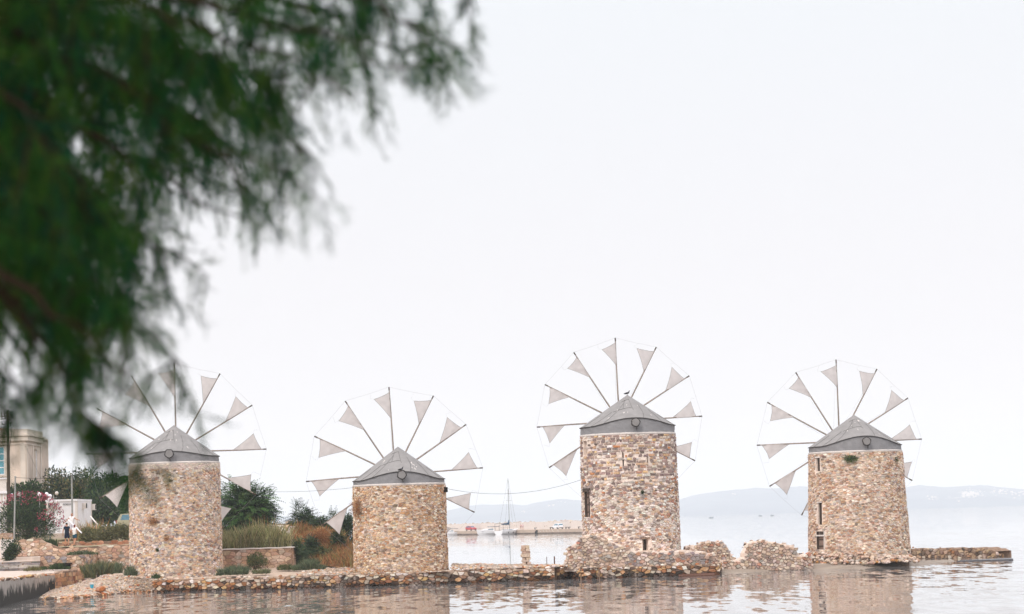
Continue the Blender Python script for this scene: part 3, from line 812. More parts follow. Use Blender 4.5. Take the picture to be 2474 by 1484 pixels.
def rf1(u, v): return (.07, .28) if v > 3.2 else (.075, .36)
m1, fm1, i1 = mill(0, 424, 156.4, 5.9, 5.76, .30, 1119, 1027, 420, (409, 1096), (426, 1091), 215, .6, 1105, 1090,
    lambda u, v, s: jit(lin('#d9c8bb')) if v > .955 else PAL_A(), 'squat leftmost windmill, its sails partly behind the dark tree branches, pale cobbled tower', rfun=rf1, gapf=.02, k=1.8)
m2, fm2, i2 = mill(1, 966.5, 154.5, 5.96, 5.84, .30, 1172, 1079, 961, (970, 1147), (953.5, 1146), 212.5, -2.6, 1160, 1139,
    lambda u, v, s: PAL_B(), 'shortest windmill with ochre stone tower, second from left, behind the low quay wall', rfun=lambda u, v: (.075, .40), k=2.1)
def palC(u, v, s):
    k = .5 + .5 * math.tanh((v - .60 + .10 * noise.noise(Vector((u * 20, v * 9, 3)))) * 9)
    return PAL_C_TOP() if random.random() < .07 + .62 * k else PAL_C_LOW()
Y3 = 157.0
def z3(py): return ZY(1520, py, Y3 - 3.1)
m3, fm3, i3 = mill(2, 1521.5, Y3, 6.3, 6.15, .60, 1049, 954, 1515, (1534, 1020), (1496.5, 1019), 203.5, -1.5, 1031, 1009,
    palC, 'tallest windmill, third from left, dark flat stones in the upper half of its tower',
    openings=((.24, .19, z3(1331), z3(1304), 'window'), (-1.14, .33, z3(1246), z3(1184), 'shutter'), (-1.17, .26, z3(1095), z3(1060), 'niche'),
              (-.16, .045, z3(1128), z3(1092), 'slit'), (.35, .045, z3(1132), z3(1097), 'slit')),
    rfun=lambda u, v: (.09, .46) if v < 6 else (.11, .52), k=1.9, gapf=lambda x, y: .026 if y < 5.3 else .028, courses=5.5)
Y4 = 161.8
def z4(py): return ZY(1975, py, Y4 - 2.2)
m4, fm4, i4 = mill(3, 2071, Y4, 6.72, 6.15, .30, 1092, 1002, 2062, (2091, 1066), (2027.5, 1067), 200, -.4, 1078, 1053,
    lambda u, v, s: PAL_D(), 'rightmost windmill with arched doorway and green weed under its roof, standing beside the dark sand',
    openings=((-1.06, .2, z4(1138), z4(1106), 'slot'), (-1.02, .2, z4(1268), z4(1215), 'slot'), (-1.0, .36, z4(1328), z4(1284), 'door')),
    rfun=lambda u, v: (.075, .40), k=2.1)
# ================================================================== WALLS
def poly_at(pts):
    pts = [Vector((p[0], p[1])) for p in pts]; L = [0]
    for i in range(len(pts) - 1): L.append(L[-1] + (pts[i + 1] - pts[i]).length)
    def f(u):
        u = min(max(u, 0), L[-1])
        for i in range(len(pts) - 1):
            if u <= L[i + 1] + 1e-9:
                d = (pts[i + 1] - pts[i]).normalized(); return pts[i] + d * (u - L[i]), Vector((d.y, -d.x))
        d = (pts[-1] - pts[-2]).normalized(); return pts[-1], Vector((d.y, -d.x))
    return f, L[-1], L
def wall(name, label, cat, pts, z0, top, colf, thick=.6, rmin=.14, rmax=.45, k=1.5, gap=.02, proud=.06, nparts=300, mort='mortar', seed=1,
         group=None, cl=None, topn=0, topr=(.08, .18), rough=.07, holes=(), topcol=None, back=False, root=None):
    f, W, L = poly_at(pts); tf = top if callable(top) else (lambda u: top); b0 = z0 if callable(z0) else (lambda u: z0)
    zmin = min(b0(0), b0(W))
    c, _ = f(W / 2)
    if root is None: root = thing(name, (c.x, c.y, zmin), label, cat, group)
    mb = MB(); us = sorted(set(list(np.linspace(0, W, max(3, int(W / .3)))) + list(L))); vs = []
    for u in us:
        p, n = f(u); t = tf(u)
        for (q, z) in ((p, b0(u) - .1), (p, t), (p - n * thick, t), (p - n * thick, b0(u) - .1)): vs.append((q.x, q.y, z))
    fs = []
    for i in range(len(us) - 1):
        a, b = i * 4, i * 4 + 4
        for q in range(3): fs.append((a + q, b + q, b + q + 1, a + q + 1))
    fs += [(0, 1, 2, 3), tuple(reversed([len(vs) - 4 + q for q in range(4)]))]
    mb.add(vs, fs); mb.build('mortar_core', M[mort], root)
    tmax = max(tf(u) for u in us); H = tmax - zmin
    def fm(u, v, d):
        p, n = f(u); return (p.x + n.x * d, p.y + n.y * d, zmin + v)
    cl = cl(W, H) if cl else cells(W, H, rmin, rmax, k, False, 50 + seed, 1.8)
    def keep(x, y, a):
        if zmin + y > tf(x) - .02: return False
        if zmin + max(q[1] for q in a) > tf(x) + .12: return False
        if zmin + y < b0(x): return False
        for (u0, u1, v0, v1) in holes:
            if u0 < x < u1 and v0 < zmin + y < v1: return False
        return True
    nb = 0; rnd = random.Random(seed * 7)
    nb = int(topn * W); 
    lay_stones(root, cl, fm, lambda x, y, s: colf(x / W, zmin + y, s), gap=gap, proud=proud, keep=keep, nparts=max(0, nparts - nb), seed=60 + seed, rough=rough)
    if back: lay_stones(root, cells(W, H, rmin * 1.2, rmax, k, False, 90 + seed, 1.8), lambda u, v, d: fm(u, v, -thick - d), lambda x, y, s: colf(x / W, zmin + y, s), gap=gap, proud=proud, keep=keep, nparts=0, seed=70 + seed, rest='rear_stones')
    for i in range(nb):
        u = (i + rnd.random()) * W / nb; p, n = f(u); r = rnd.uniform(*topr); q = p - n * rnd.uniform(0, thick)
        m1 = MB(); blob(m1, (q.x, q.y, tf(u) + r * .15), r, (topcol or (lambda: colf(u / W, tf(u), 1)))(), rnd, .6); m1.build('stone', M['stone'], root, centre=True)
    return root
def prof(seq, pts):
    """top line given in the picture, carried to the wall's own plane"""
    f, W, L = poly_at(pts); us = []; zs = []
    for px, py in seq:
        lo, hi = 0, W
        for _ in range(30):
            m = (lo + hi) / 2; p, _n = f(m); v = _CMI @ Vector((p.x, p.y, 1.0))
            if CX + F * v.x / -v.z < px: lo = m
            else: hi = m
        p, _n = f(m); us.append(m); zs.append(ZY(px, py + 2, p.y))
    rnd = random.Random(len(seq))
    jit_ = [rnd.uniform(-.07, .07) for _ in range(400)]
    return lambda u: float(np.interp(u, us, zs)) + jit_[int(u / .22) % 400]

WET = pal(('#2f2620', 16), ('#4a3126', 16), ('#6b4129', 12), ('#3a332e', 10), ('#7d5334', 6), ('#5a4b40', 8), ('#7f5233', 5), to='#3d332c', k=.3)
MIDQ = pal(('#a87048', 10), ('#c59a6e', 14), ('#8a5a3c', 12), ('#b8a596', 12), ('#5d4a3f', 12), ('#d9c4ae', 12), ('#44372f', 9), ('#90603d', 8), ('#d0a871', 4), to='#8d7666', k=.12)
TOPQ = pal(('#cdb9a8', 26), ('#b89c86', 18), ('#a0785a', 12), ('#dccfc4', 14), ('#8d7466', 8), ('#a8683e', 8))
def quay_col(u, z, s):
    z += random.uniform(-.1, .1)
    return WET() if z < .20 else (MIDQ() if z < .57 else TOPQ())
wall('quay_wall', 'long low quay wall of dark wet boulders with a whitish top course', 'quay wall', [G(372, 1431) + Vector((.25, 1.0, 0))] + QF, -.25, lambda u: QZ, quay_col,
     thick=.9, rmin=.12, rmax=.56, k=1.9, gap=.016, proud=.16, mort='mortar_dark', seed=1, topn=2.4, topr=(.07, .17), topcol=TOPQ, rough=.12)
PF = [G(1345, 1400.8), PX(1378, 154.6, 0), G(1415, 1400), G(1520, 1395.3), G(1640, 1392), G(1732, 1388.8), PX(1738, 156, 0)]
wall('platform_wall', 'block of quay wall stepping forward under the tallest windmill', 'quay wall', PF, -.25, lambda u: .68, quay_col,
     thick=.9, rmin=.12, rmax=.56, k=1.8, gap=.016, proud=.16, mort='mortar_dark', seed=2, topn=1.6, topr=(.08, .18), topcol=TOPQ, rough=.1)
slab('platform_ground', [up(p, .6) + Vector((0, .4, 0)) for p in PF[:-1]] + [PX(1738, 163, .6), PX(1330, 163, .6)], -.5, M['mortar'])
l = MB(); p0, p1 = PX(1640, 150.9, .05), PX(1728, 150.6, .05)
l.add([p0, p1, p1 + Vector((0, 1.6, .12)), p0 + Vector((0, 1.6, .12)), p0 - Vector((0, 0, .4)), p1 - Vector((0, 0, .4)), p1 + Vector((0, 1.6, -.4)), p0 + Vector((0, 1.6, -.4))],
      [(0, 1, 2, 3), (4, 5, 1, 0), (5, 6, 2, 1), (7, 4, 0, 3)])
tag(l.build('stone_ledge', M['rust']), 'brown weedy ledge at the waterline below the block of quay wall', 'ledge')

PAL_R = pal(('#c9b09c', 26), ('#b79a84', 20), ('#a98468', 14), ('#d8c6b8', 12), ('#94776a', 8), ('#a5623e', 5), ('#7a6256', 6), ('#8f8580', 6), to='#dbc6b8', k=.22)
RP = [PX(1362, 153.2, .6), PX(1400, 152.7, .6), PX(1520, 152.5, .6), PX(1700, 152.6, .6), PX(1736, 153.6, .6)]
palR = lambda u, z, s: PAL_R() if not (.38 < u < .93 and .75 < z < 1.55 and random.random() < .55) else pal(('#7d7274', 10), ('#8b6f66', 8), ('#a9663f', 5), ('#8a8284', 8), to='#c9b4a8', k=.3)()
wall('ruined_wall', 'ruined rubble wall climbing onto the left foot of the tallest windmill', 'ruined wall', RP, .58,
     prof([(1360, 1368), (1363, 1352), (1368, 1330), (1374, 1319), (1393, 1310), (1400, 1302), (1412, 1293), (1425, 1287), (1445, 1291), (1470, 1306), (1500, 1318), (1530, 1329), (1600, 1331), (1700, 1329), (1722, 1336), (1736, 1352)], RP),
     palR, thick=2.2, rmin=.10, rmax=.42, k=1.5, gap=.02, proud=.13, seed=3, topn=2.4, topr=(.05, .12), group='ruined walls beside the windmills', rough=.1, back=False)
AP = [PX(1664, 160.4, .4), PX(1657, 157.5, .4), PX(1710, 157.2, .4), PX(1769, 157.5, .4), PX(1772, 159, .4)]
wall('ruined_wall', 'freestanding chunk of ruined rubble wall just right of the tallest windmill', 'ruined wall', AP, .05,
     prof([(1657, 1322), (1662, 1318), (1676, 1319), (1682, 1311), (1704, 1307), (1745, 1307), (1751, 1314), (1758, 1320), (1765, 1334), (1769, 1348)], AP),
     lambda u, z, s: PAL_R(), thick=1.1, rmin=.10, rmax=.38, k=1.4, gap=.02, proud=.15, seed=4, topn=3.6, topr=(.05, .13), group='ruined walls beside the windmills', rough=.1, back=True)
BP = [PX(1728, 157.1, .3), PX(1800, 157.4, .3), PX(1930, 157.6, .3), PX(1962, 158.0, .3)]
wall('ruined_wall', 'widest ruined rubble wall on the sand between the two right windmills', 'ruined wall', BP, .02,
     prof([(1728, 1352), (1764, 1351), (1797, 1350), (1799, 1334), (1802, 1313), (1822, 1306), (1848, 1303), (1872, 1309), (1908, 1313), (1921, 1317), (1929, 1327), (1927, 1337), (1934, 1338), (1962, 1336)], BP),
     lambda u, z, s: PAL_R(), thick=1.2, rmin=.10, rmax=.40, k=1.45, gap=.02, proud=.15, seed=5, topn=3.4, topr=(.05, .13), group='ruined walls beside the windmills', rough=.1, back=True)
# rubble footing of the fourth mill
ft = thing('rubble_footing', (i4[0], Y4 - 3.6, .2), 'skirt of loose rubble around the foot of the rightmost windmill', 'rubble'); rnd = random.Random(9)
for i in range(290):
    a = rnd.uniform(-1.35, 1.25); k = rnd.random(); r = 3.3 + (1 - k) * .75; rr = rnd.uniform(.07, .19)
    m_ = MB(); blob(m_, (i4[0] + r * math.sin(a), Y4 - r * math.cos(a), .28 + k * (.75 if a < 0 else .45)), rr, PAL_R() if rnd.random() < .88 else jit(lin('#a97545')), rnd, .65)
    m_.build('stone', M['stone'], ft, centre=True)
JP = [PX(2140, 183, 0), PX(2195, 182, 0), PX(2405, 177.4, 0), PX(2422, 178.6, 0), PX(2421, 181, 0)]
palJ = pal(('#8d7664', 20), ('#6f5a4c', 14), ('#a88b70', 16), ('#54463c', 10), ('#b79b80', 10), ('#9a6f4b', 6), ('#c9b6a5', 6))
wall('jetty_wall', 'low brown stone jetty running out to the right of the rightmost windmill', 'jetty', JP, -.2, prof([(2150, 1325), (2195, 1324.5), (2300, 1324), (2370, 1323), (2388, 1326), (2402, 1331), (2414, 1336), (2422, 1341)], JP),
     lambda u, z, s: palJ(), thick=2.4, rmin=.14, rmax=.5, k=1.3, gap=.03, proud=.12, mort='mortar_dark', seed=6, topn=2.0, topr=(.06, .14), rough=.1)
s = MB(); a = [G(2311, 1354.5, .03), G(2447, 1350.5, .08), G(2444, 1348, .08), G(2330, 1352.8, .04)]
s.add([*a, *[p - Vector((0, 0, .5)) for p in a]], [(0, 1, 2, 3), (4, 5, 1, 0), (5, 6, 2, 1), (6, 7, 3, 2)])
tag(s.build('concrete_slab', mat('wet_slab', lin('#565459'), var=.2, rough=.4)), 'thin dark slab barely above water off the end of the jetty', 'slab')
# leaning stone pillar and iron posts
pl = thing('stone_pillar', PX(1271, 154, .8), 'lone crumbling stone pillar on the quay between the middle windmills', 'pillar'); rnd = random.Random(4)
zt = ZY(1270, 1315, 154); z = .74; base = PX(1271, 154, .8)
while z < zt - .06:
    h = rnd.uniform(.08, .26); n = rnd.choice([1, 2, 2])
    for q in range(n):
        m_ = MB(); wd = rnd.uniform(.38, .62) / n; x = base.x + ((q - (n - 1) / 2) * .26) + rnd.uniform(-.06, .06)
        a = stone_geo((0, 0), np.array([(-wd / 2, -h / 2), (0, -h / 2 - .01), (wd / 2, -h / 2), (wd / 2 + .02, 0), (wd / 2, h / 2), (-wd / 2, h / 2), (-wd / 2 - .02, 0)]), lambda u, v, d, x=x, z=z, h=h: (x + u, base.y - .22 - d * 1.2, z + h / 2 + v), .006, .1, rnd, .08)
        m_.add(*a, PAL_R()); 
        b_ = stone_geo((0, 0), np.array([(-wd / 2, -h / 2), (wd / 2, -h / 2), (wd / 2, h / 2), (-wd / 2, h / 2)]), lambda u, v, d, x=x, z=z, h=h: (x - u, base.y + .22 + d, z + h / 2 + v), .006, .06, rnd, .08)
        m_.add(*b_, PAL_R()); m_.box((x, base.y, z + h / 2), (wd * .97, .44, h * .94), 0, PAL_R()); m_.build('stone', M['stone'], pl, centre=True)
    z += h
m_ = MB(); m_.box((base.x, base.y, (.74 + z) / 2 - .03), (.4, .4, z - .76)); m_.build('mortar_core', M['mortar_dark'], pl)
for px, py, r, lb in ((1321.5, 1345, .022, 'thin rusty iron rod standing in water against the quay, left of a thicker one'), (1340, 1344, .04, 'thicker rusty iron post standing in water against the quay')):
    a = G(px - .5, 1402 if px > 1330 else 1400.5, -.2); b = Vector((a.x + .03, a.y, ZY(px, py, a.y))); m_ = MB(); m_.tube([a, (a + b) / 2 + Vector((.01, 0, 0)), b], r, 8); tag(m_.build('iron_post', M['rust']), lb, 'post')
    m_ = None
# retaining wall right of mill one
TAN = pal(('#c0967a', 20), ('#ad866d', 16), ('#cba488', 16), ('#b99c87', 10), ('#a17a63', 6), ('#d8bba3', 12), ('#a5968c', 4), to='#b39a86', k=.35)
KP = [PX(500, 161.6, 1), PX(534, 161.8, 1), PX(706, 162, 1), PX(720, 165.5, 1)]
wall('retaining_wall', 'tan stone retaining wall with tall grass along its top', 'wall', KP, 1.0, lambda u: 2.42 + .01 * math.sin(u), lambda u, z, s: TAN(), thick=.5, rmin=.18, rmax=.6, k=1.9, gap=.016, proud=.035,
     mort='mortar_dark', seed=7)
m_ = MB(); f_, W_, L_ = poly_at(KP); vs = []
for u in np.linspace(0, W_, 60):
    p, n = f_(u)
    for q, z in ((p + n * .06, 2.43), (p + n * .06, 2.50), (p - n * .5, 2.51), (p - n * .5, 2.43)): vs.append((q.x, q.y, z + .012 * math.sin(u * 5)))
m_.add(vs, [(i * 4 + q, i * 4 + 4 + q, i * 4 + 4 + (q + 1) % 4, i * 4 + (q + 1) % 4) for i in range(59) for q in range(4)])
tag(m_.build('wall_coping', M['cap']), 'pale cement coping along the grass-topped retaining wall', 'coping')
# ---- left terraces
conc = mat('stained_concrete', lin('#a59a92'), var=.22, scale=2, bump=.015, bscale=10)
def stain(m):
    t = m.node_tree; b = t.nodes['Principled BSDF']; src = b.inputs['Base Color'].links[0].from_socket
    g = t.nodes.new('ShaderNodeNewGeometry'); sp = t.nodes.new('ShaderNodeSeparateXYZ'); t.links.new(g.outputs['Position'], sp.inputs[0])
    mp = t.nodes.new('ShaderNodeMapping'); mp.inputs['Scale'].default_value = (1.6, .35, .35); t.links.new(g.outputs['Position'], mp.inputs[0])
    n = t.nodes.new('ShaderNodeTexNoise'); n.inputs['Scale'].default_value = 2.6; n.inputs['Detail'].default_value = 10; n.inputs['Roughness'].default_value = .7
    t.links.new(mp.outputs[0], n.inputs['Vector'])
    a = t.nodes.new('ShaderNodeMath'); a.operation = 'MULTIPLY_ADD'; a.inputs[1].default_value = -.42; a.inputs[2].default_value = .42; t.links.new(sp.outputs['Z'], a.inputs[0])
    c = t.nodes.new('ShaderNodeMath'); c.operation = 'ADD'; t.links.new(a.outputs[0], c.inputs[0]); t.links.new(n.outputs['Fac'], c.inputs[1])
    r = t.nodes.new('ShaderNodeMapRange'); r.inputs['From Min'].default_value = .52; r.inputs['From Max'].default_value = .66; t.links.new(c.outputs[0], r.inputs['Value'])
    mx_ = t.nodes.new('ShaderNodeMix'); mx_.data_type = 'RGBA'; mx_.inputs['B'].default_value = (.022, .018, .014, 1)
    t.links.new(r.outputs[0], mx_.inputs['Factor']); t.links.new(src, mx_.inputs['A']); t.links.new(mx_.outputs['Result'], b.inputs['Base Color'])
stain(conc)
CA, CB = G(-2, 1468.5), G(117, 1433.5)
cw = thing('concrete_wall', CB, 'concrete quay wall with black water stains and a pebbled edge, bottom left corner', 'wall')
m_ = MB(); vs = []
back = Vector((-2.6, 3, 0)); CL = CA - Vector((1.3, -9, 0))
line = [CL, CA, CA.lerp(CB, .33), CA.lerp(CB, .66), CB, CB + Vector((.25, 1.0, 0))]
for i, p in enumerate(line):
    zt_ = (1.5, 1.48, 1.41, 1.33, 1.25, 1.24)[i]; off_ = Vector((-1.2, 1.0, 0)) if 0 < i < 5 else Vector((-1.2, 0, 0))
    for q, z in ((p, -.5), (p, zt_ - .1), (p + off_, zt_ - .1), (p + off_, -.5)): vs.append((q.x, q.y, z))
m_.add(vs, [(i * 4 + q, i * 4 + 4 + q, i * 4 + 5 + q, i * 4 + 1 + q) for i in range(5) for q in range(3)] + [(0, 1, 2, 3), (20, 21, 22, 23)])
m_.build('concrete_body', conc, cw)
rnd = random.Random(12); n = 0
for i in range(120):
    t = rnd.random(); p = CA.lerp(CB, t); r = rnd.uniform(.09, .2)
    b_ = MB(); blob(b_, (p.x - rnd.uniform(0, .35), p.y + rnd.uniform(-.02, .3), 1.47 - .23 * t + rnd.uniform(-.08, .04)), r, (TOPQ if rnd.random() < .5 else MIDQ)(), rnd, .55); b_.build('coping_stone', M['stone'], cw, centre=True)
BLK = pal(('#c79c78', 20), ('#b98b68', 16), ('#d2ab88', 14), ('#a8795a', 8), ('#8a5743', 3), ('#dcbc9c', 6))
BPT = [CB + Vector((.02, .1, 0)), PX(160, 163, 1), PX(204, 168, 1)]
wall('block_wall', 'wall of squared tan stone blocks running back from the stained concrete', 'wall', BPT, -.1, prof([(117, 1386), (135, 1384), (160, 1379), (204, 1371)], BPT), lambda u, z, s: BLK(),
     thick=.6, gap=.022, proud=.04, mort='mortar_dark', seed=8, cl=lambda W, H: rects(W, H, 6, .5, 1.5, 3), rough=.015)
CP = [PX(98, 168, 1), PX(204, 168, 1), PX(238, 173, 1)]
wall('terrace_wall', 'terrace wall of mixed big blocks with a dark drain mouth at its foot', 'wall', CP, 1.2, lambda u: 2.36, lambda u, z, s: (TAN if random.random() < .7 else pal(('#8d8688', 5), ('#d9c9bb', 5), ('#7c7173', 3)))(), thick=.5,
     rmin=.18, rmax=.55, k=1.8, gap=.018, proud=.04, mort='mortar_dark', seed=9, holes=((1.02, 2.1, 1.4, 1.78),))
m_ = MB(); a, b = PX(134, 167.9, 1.4), PX(171, 167.9, 1.4); m_.add([(a.x, a.y, 1.36), (b.x - .1, b.y, 1.36), (b.x, b.y, 1.74), (a.x - .05, a.y, 1.74)], [(0, 1, 2, 3)]); m_.box(((a.x + b.x) / 2, 167.86, 1.79), (b.x - a.x + .2, .16, .07))
tag(m_.build('drain_mouth', M['dark']), 'dark rectangular drain mouth in the terrace wall', 'drain')
SLT = pal(('#8f8784', 16), ('#a59c97', 12), ('#75706f', 10), ('#bcb0a8', 8), ('#9a8272', 5))
ST = [PX(-70, 166.2, 1), PX(98, 166.8, 1)]
wall('slate_steps', 'grey ledge of thin stacked slates at the left edge', 'wall', ST, 1.35, lambda u: 2.02, lambda u, z, s: SLT(), thick=1.7, gap=.012, proud=.07, mort='mortar_dark', seed=10, cl=lambda W, H: rects(W, H, 6, .4, 1.5, 5), rough=.03)
DP = [PX(30, 173.3, 2), PX(78, 173.2, 2), PX(137, 173.2, 2), PX(240, 173.3, 2)]
wall('terrace_wall', 'stepped stone parapet below the walking couple, highest at its left end', 'wall', DP, 2.3, prof([(30, 1304), (76, 1299), (100, 1298), (106, 1304), (112, 1308), (124, 1312), (136, 1320), (145, 1321), (240, 1320)], DP),
     lambda u, z, s: (TAN if random.random() < .85 else pal(('#d9c9bb', 5), ('#8d8688', 3)))(), thick=.6, rmin=.18, rmax=.62, k=2.0, gap=.016, proud=.04, mort='mortar_dark', seed=11)
EP = [PX(236, 172.6, 2), PX(330, 172.2, 2), PX(420, 172.2, 2)]
wall('terrace_wall', 'tall stone terrace wall rising behind the pebble beach left of the leftmost windmill', 'wall', EP, .95, lambda u: 2.92, lambda u, z, s: (TAN if random.random() < .75 else pal(('#d9c9bb', 5), ('#9c8f88', 4), ('#7b6a5c', 3)))(), thick=.6, rmin=.17, rmax=.6, k=2.0, gap=.018, proud=.04,
     mort='mortar_dark', seed=12)
FP = [PX(104, 178, 3), PX(330, 178, 3)]
wall('far_wall', 'low reddish stone wall behind the walking couple', 'wall', FP, 2.75, prof([(104, 1308), (200, 1308), (330, 1305)], FP), lambda u, z, s: pal(('#a06f54', 10), ('#8d5f48', 8), ('#b7896c', 6))(), thick=.4, rmin=.2, rmax=.6, k=1.8, gap=.016, proud=.03, mort='mortar_dark', seed=13)
GP = [PX(-40, 175.5, 3), PX(32, 175.6, 3)]
wall('garden_wall', 'short brown stone wall above the white wall at the left edge', 'wall', GP, 3.2, lambda u: ZY(15, 1288, 175.5), lambda u, z, s: TAN(), thick=.4, rmin=.15, rmax=.45, k=1.6, gap=.015, proud=.03, mort='mortar_dark', seed=14)
m_ = MB(); vs = [P(-60, 1304, 170.5), P(31, 1303, 170.5), P(28, 1318, 170.5), P(20, 1342, 170.5), P(11, 1352, 170.5), P(8, 1364, 170.5), P(-60, 1368, 170.5)]
m_.add([*vs, *[v + Vector((0, .5, 0)) for v in vs]], [(6, 5, 4, 3, 2, 1, 0), tuple(range(7, 14))] + [(i, (i + 1) % 7, (i + 1) % 7 + 7, i + 7) for i in range(7)])
tag(m_.build('white_wall', M['cap']), 'whitewashed wall end sloping down at the left edge', 'wall')
# steps, path and white pier right of the feathery tree
sp = thing('stone_steps', PX(690, 167, 2.4), 'flight of shallow stone steps beside a white pillar', 'steps')
for i in range(6):
    z0_ = 2.45 + i * .13; y0 = 165.6 + i * .75; a, b = PX(640, y0, z0_), PX(706, y0, z0_)
    m_ = MB(); m_.box(((a.x + b.x) / 2, y0 + .5, z0_ + .045), (b.x - a.x, 1.0, .09)); m_.box(((a.x + b.x) / 2, y0 + .55, z0_ - .2), (b.x - a.x - .06, .9, .4)); m_.build('step', M['path'] if i % 2 else M['gravel'], sp)
pth = MB(); a = [PX(630, 170, 3.2), PX(706, 170, 3.2), PX(700, 190, 4.02), PX(640, 190, 4.02)]
slab('path', a, 1.0, M['path'])
m_ = MB(); m_.box((PX(672, 190, 4).x, 190.3, 3.98), (2.6, .5, .24)); tag(m_.build('curb_stone', M['mortar_dark']), 'low kerb closing the top of the pale path', 'kerb')
ps = thing('stone_stack', PX(695, 186, 3.6), 'stub of rounded stone wall at the head of the path', 'wall'); rnd = random.Random(3)
for i in range(12):
    m_ = MB(); q = PX(692 + rnd.uniform(0, 8), 186 - i * .8, 3.5); blob(m_, (q.x, q.y, 3.75 + rnd.uniform(0, .45)), rnd.uniform(.2, .34), TAN(), rnd, .75); m_.build('stone', M['stone'], ps, centre=True)
m_ = MB(); q = PX(712.5, 171, 3); zt_ = ZY(712, 1273, 171); m_.box((q.x, 171, (2.3 + zt_) / 2), (.60, .5, zt_ - 2.3)); m_.box((q.x, 171, zt_ + .03), (.68, .58, .07)); m_.box((q.x - .35, 172.6, 3.0), (.25, 3.0, 1.6))
tag(m_.build('white_pillar', M['cap']), 'square whitewashed pillar beside the stone steps', 'pillar')
# ================================================================== PLANTS
rnd = random.Random(21)
# pebbles
def scatter(name, a, b, n, r0, r1, palf, lift=.0, seed=1, k_=1.6):
    rd = random.Random(seed); mb = MB(); A = [Vector(p) for p in a]; B = [Vector(p) for p in b]
    for _ in range(n):
        t = rd.random() * (len(A) - 1); i = int(t); f = t - i; v = rd.random() ** k_
        p = A[i].lerp(A[i + 1], f).lerp(B[i].lerp(B[i + 1], f), v)
        r = r0 + (r1 - r0) * rd.random() ** 3
        blob(mb, (p.x, p.y, p.z + lift), r, palf(v), rd, .6)
    return mb.build(name, M['stone'], kind='stuff')
PEB = pal(('#b9a696', 30), ('#a58f7d', 20), ('#b8a291', 14), ('#c49c78', 8), ('#9d8d85', 8), ('#a8623c', 3), ('#cdc0b4', 6))
PEBW = pal(('#8f6544', 10), ('#6d4f3b', 8), ('#b78b66', 8), ('#55463c', 6), ('#c4b2a2', 6), ('#a85f35', 4))
BA2 = [p + Vector((0, -.3, -.02)) for p in BA]
tag(scatter('pebbles', BA2, BB, 5200, .05, .15, lambda v: PEBW() if v < .10 and random.random() < .8 else PEB(), .03, 2, 1.5), 'pale shingle covering the small beach', 'pebbles', kind='stuff')
tag(scatter('pebbles', [p + Vector((0, -.5, .0)) for p in BA2[3:]], BB[3:], 1500, .06, .15, lambda v: PEBW() if v < .15 else PEB(), .02, 9, 1.0), 'shingle sloping up to the foot of the leftmost windmill', 'pebbles', kind='stuff')
tag(scatter('pebbles', [G(700, 1392, .85), G(840, 1389, .8)], [PX(760, 161, 1.05), PX(858, 160, 1.0)], 500, .05, .14, lambda v: PEB(), .02, 3, 1.0), 'loose pebbles beside the bare path near the ochre windmill', 'pebbles', kind='stuff')
tag(scatter('pebbles', [PX(1090, 150.6, .8), PX(1370, 152, .8)], [PX(1090, 156, 1.1), PX(1370, 155, .8)], 900, .06, .17, lambda v: PEB(), .05, 4, 1.0), 'pale rubble strewn along the top of the quay', 'rubble', kind='stuff')
rk = random.Random(31)
for i in range(46):
    t = rk.random(); i0 = min(3, int(t * 4)); p = BA[i0].lerp(BA[i0 + 1], t * 4 - i0) + Vector((0, rk.uniform(-.3, .4), .03)); r = rk.uniform(.14, .3)
    m_ = MB(); blob(m_, p, r, PEBW(), rk, .6)
    tag(m_.build('shore_rock', M['stone'], centre=True), 'wet brown rock lying at the edge of the pebble beach', 'rock', 'wet rocks along the beach edge')
m_ = MB(); p = G(244, 1425.5, .45); blob(m_, p + Vector((0, 0, .05)), .33, lin('#94552c'), rk, .55); tag(m_.build('orange_rock', M['stone']), 'large rust orange rock on the shingle', 'rock')
q = G(222, 1420, .5); bt = thing('bucket', q, 'small bright blue plastic tub lying on the shingle', 'tub')
m_ = MB(); m_.lathe((q.x, q.y, q.z - .02), [(.09, 0), (.12, .2), (.125, .2), (.13, .22)], 12, lin('#3aa4bf')); m_.build('tub_body', M['paint'], bt)
m_ = MB(); m_.tube([q + Vector((-.12, 0, .2)), q + Vector((-.07, -.03, .28)), q + Vector((.07, -.03, .28)), q + Vector((.12, 0, .2))], .012, 5, lin('#d8eef2')); m_.build('handle', M['paint'], bt)

def bushf(c, r, n, L, W, cols, up=.2, nl=14): return lambda mb: crown(mb, c, r, n, L, W, cols, rnd, nl, up)
# feathery tree right of mill one
c = PX(590, 171, 4.8); r = (2.5, 2.1, 2.6)
lp = [(Vector(c) + Vector((0, 0, -.2)), .78)] + lumps(c, r, 20, rnd)
def ff(mb): fronds(mb, c, r, 2300, 1.05, DGREEN + GREEN + [lin('#527a3c'), lin('#668c48'), lin('#5a8040')], rnd, 20, .75, .075, lp); crown(mb, c, r, 2500, .3, .1, DGREEN, rnd, 20, 0, lp)
plant('feathery_tree', Vector((c.x, c.y, 2.4)), 'dark green feathery tree between the leftmost and the ochre windmill', 'tree', ff,
      stem=lambda s: (s.tube([(c.x, c.y, 2.2), (c.x + .1, c.y, 3.6), (c.x + .05, c.y + .1, 5)], [.2, .16, .07], 8), [s.tube([(c.x, c.y, 3.2 + .3 * k), (c.x + 1.2 * math.cos(k * 2.1), c.y + 1.2 * math.sin(k * 2.1), 4.4 + .3 * k)], [.08, .03], 6) for k in range(5)]))
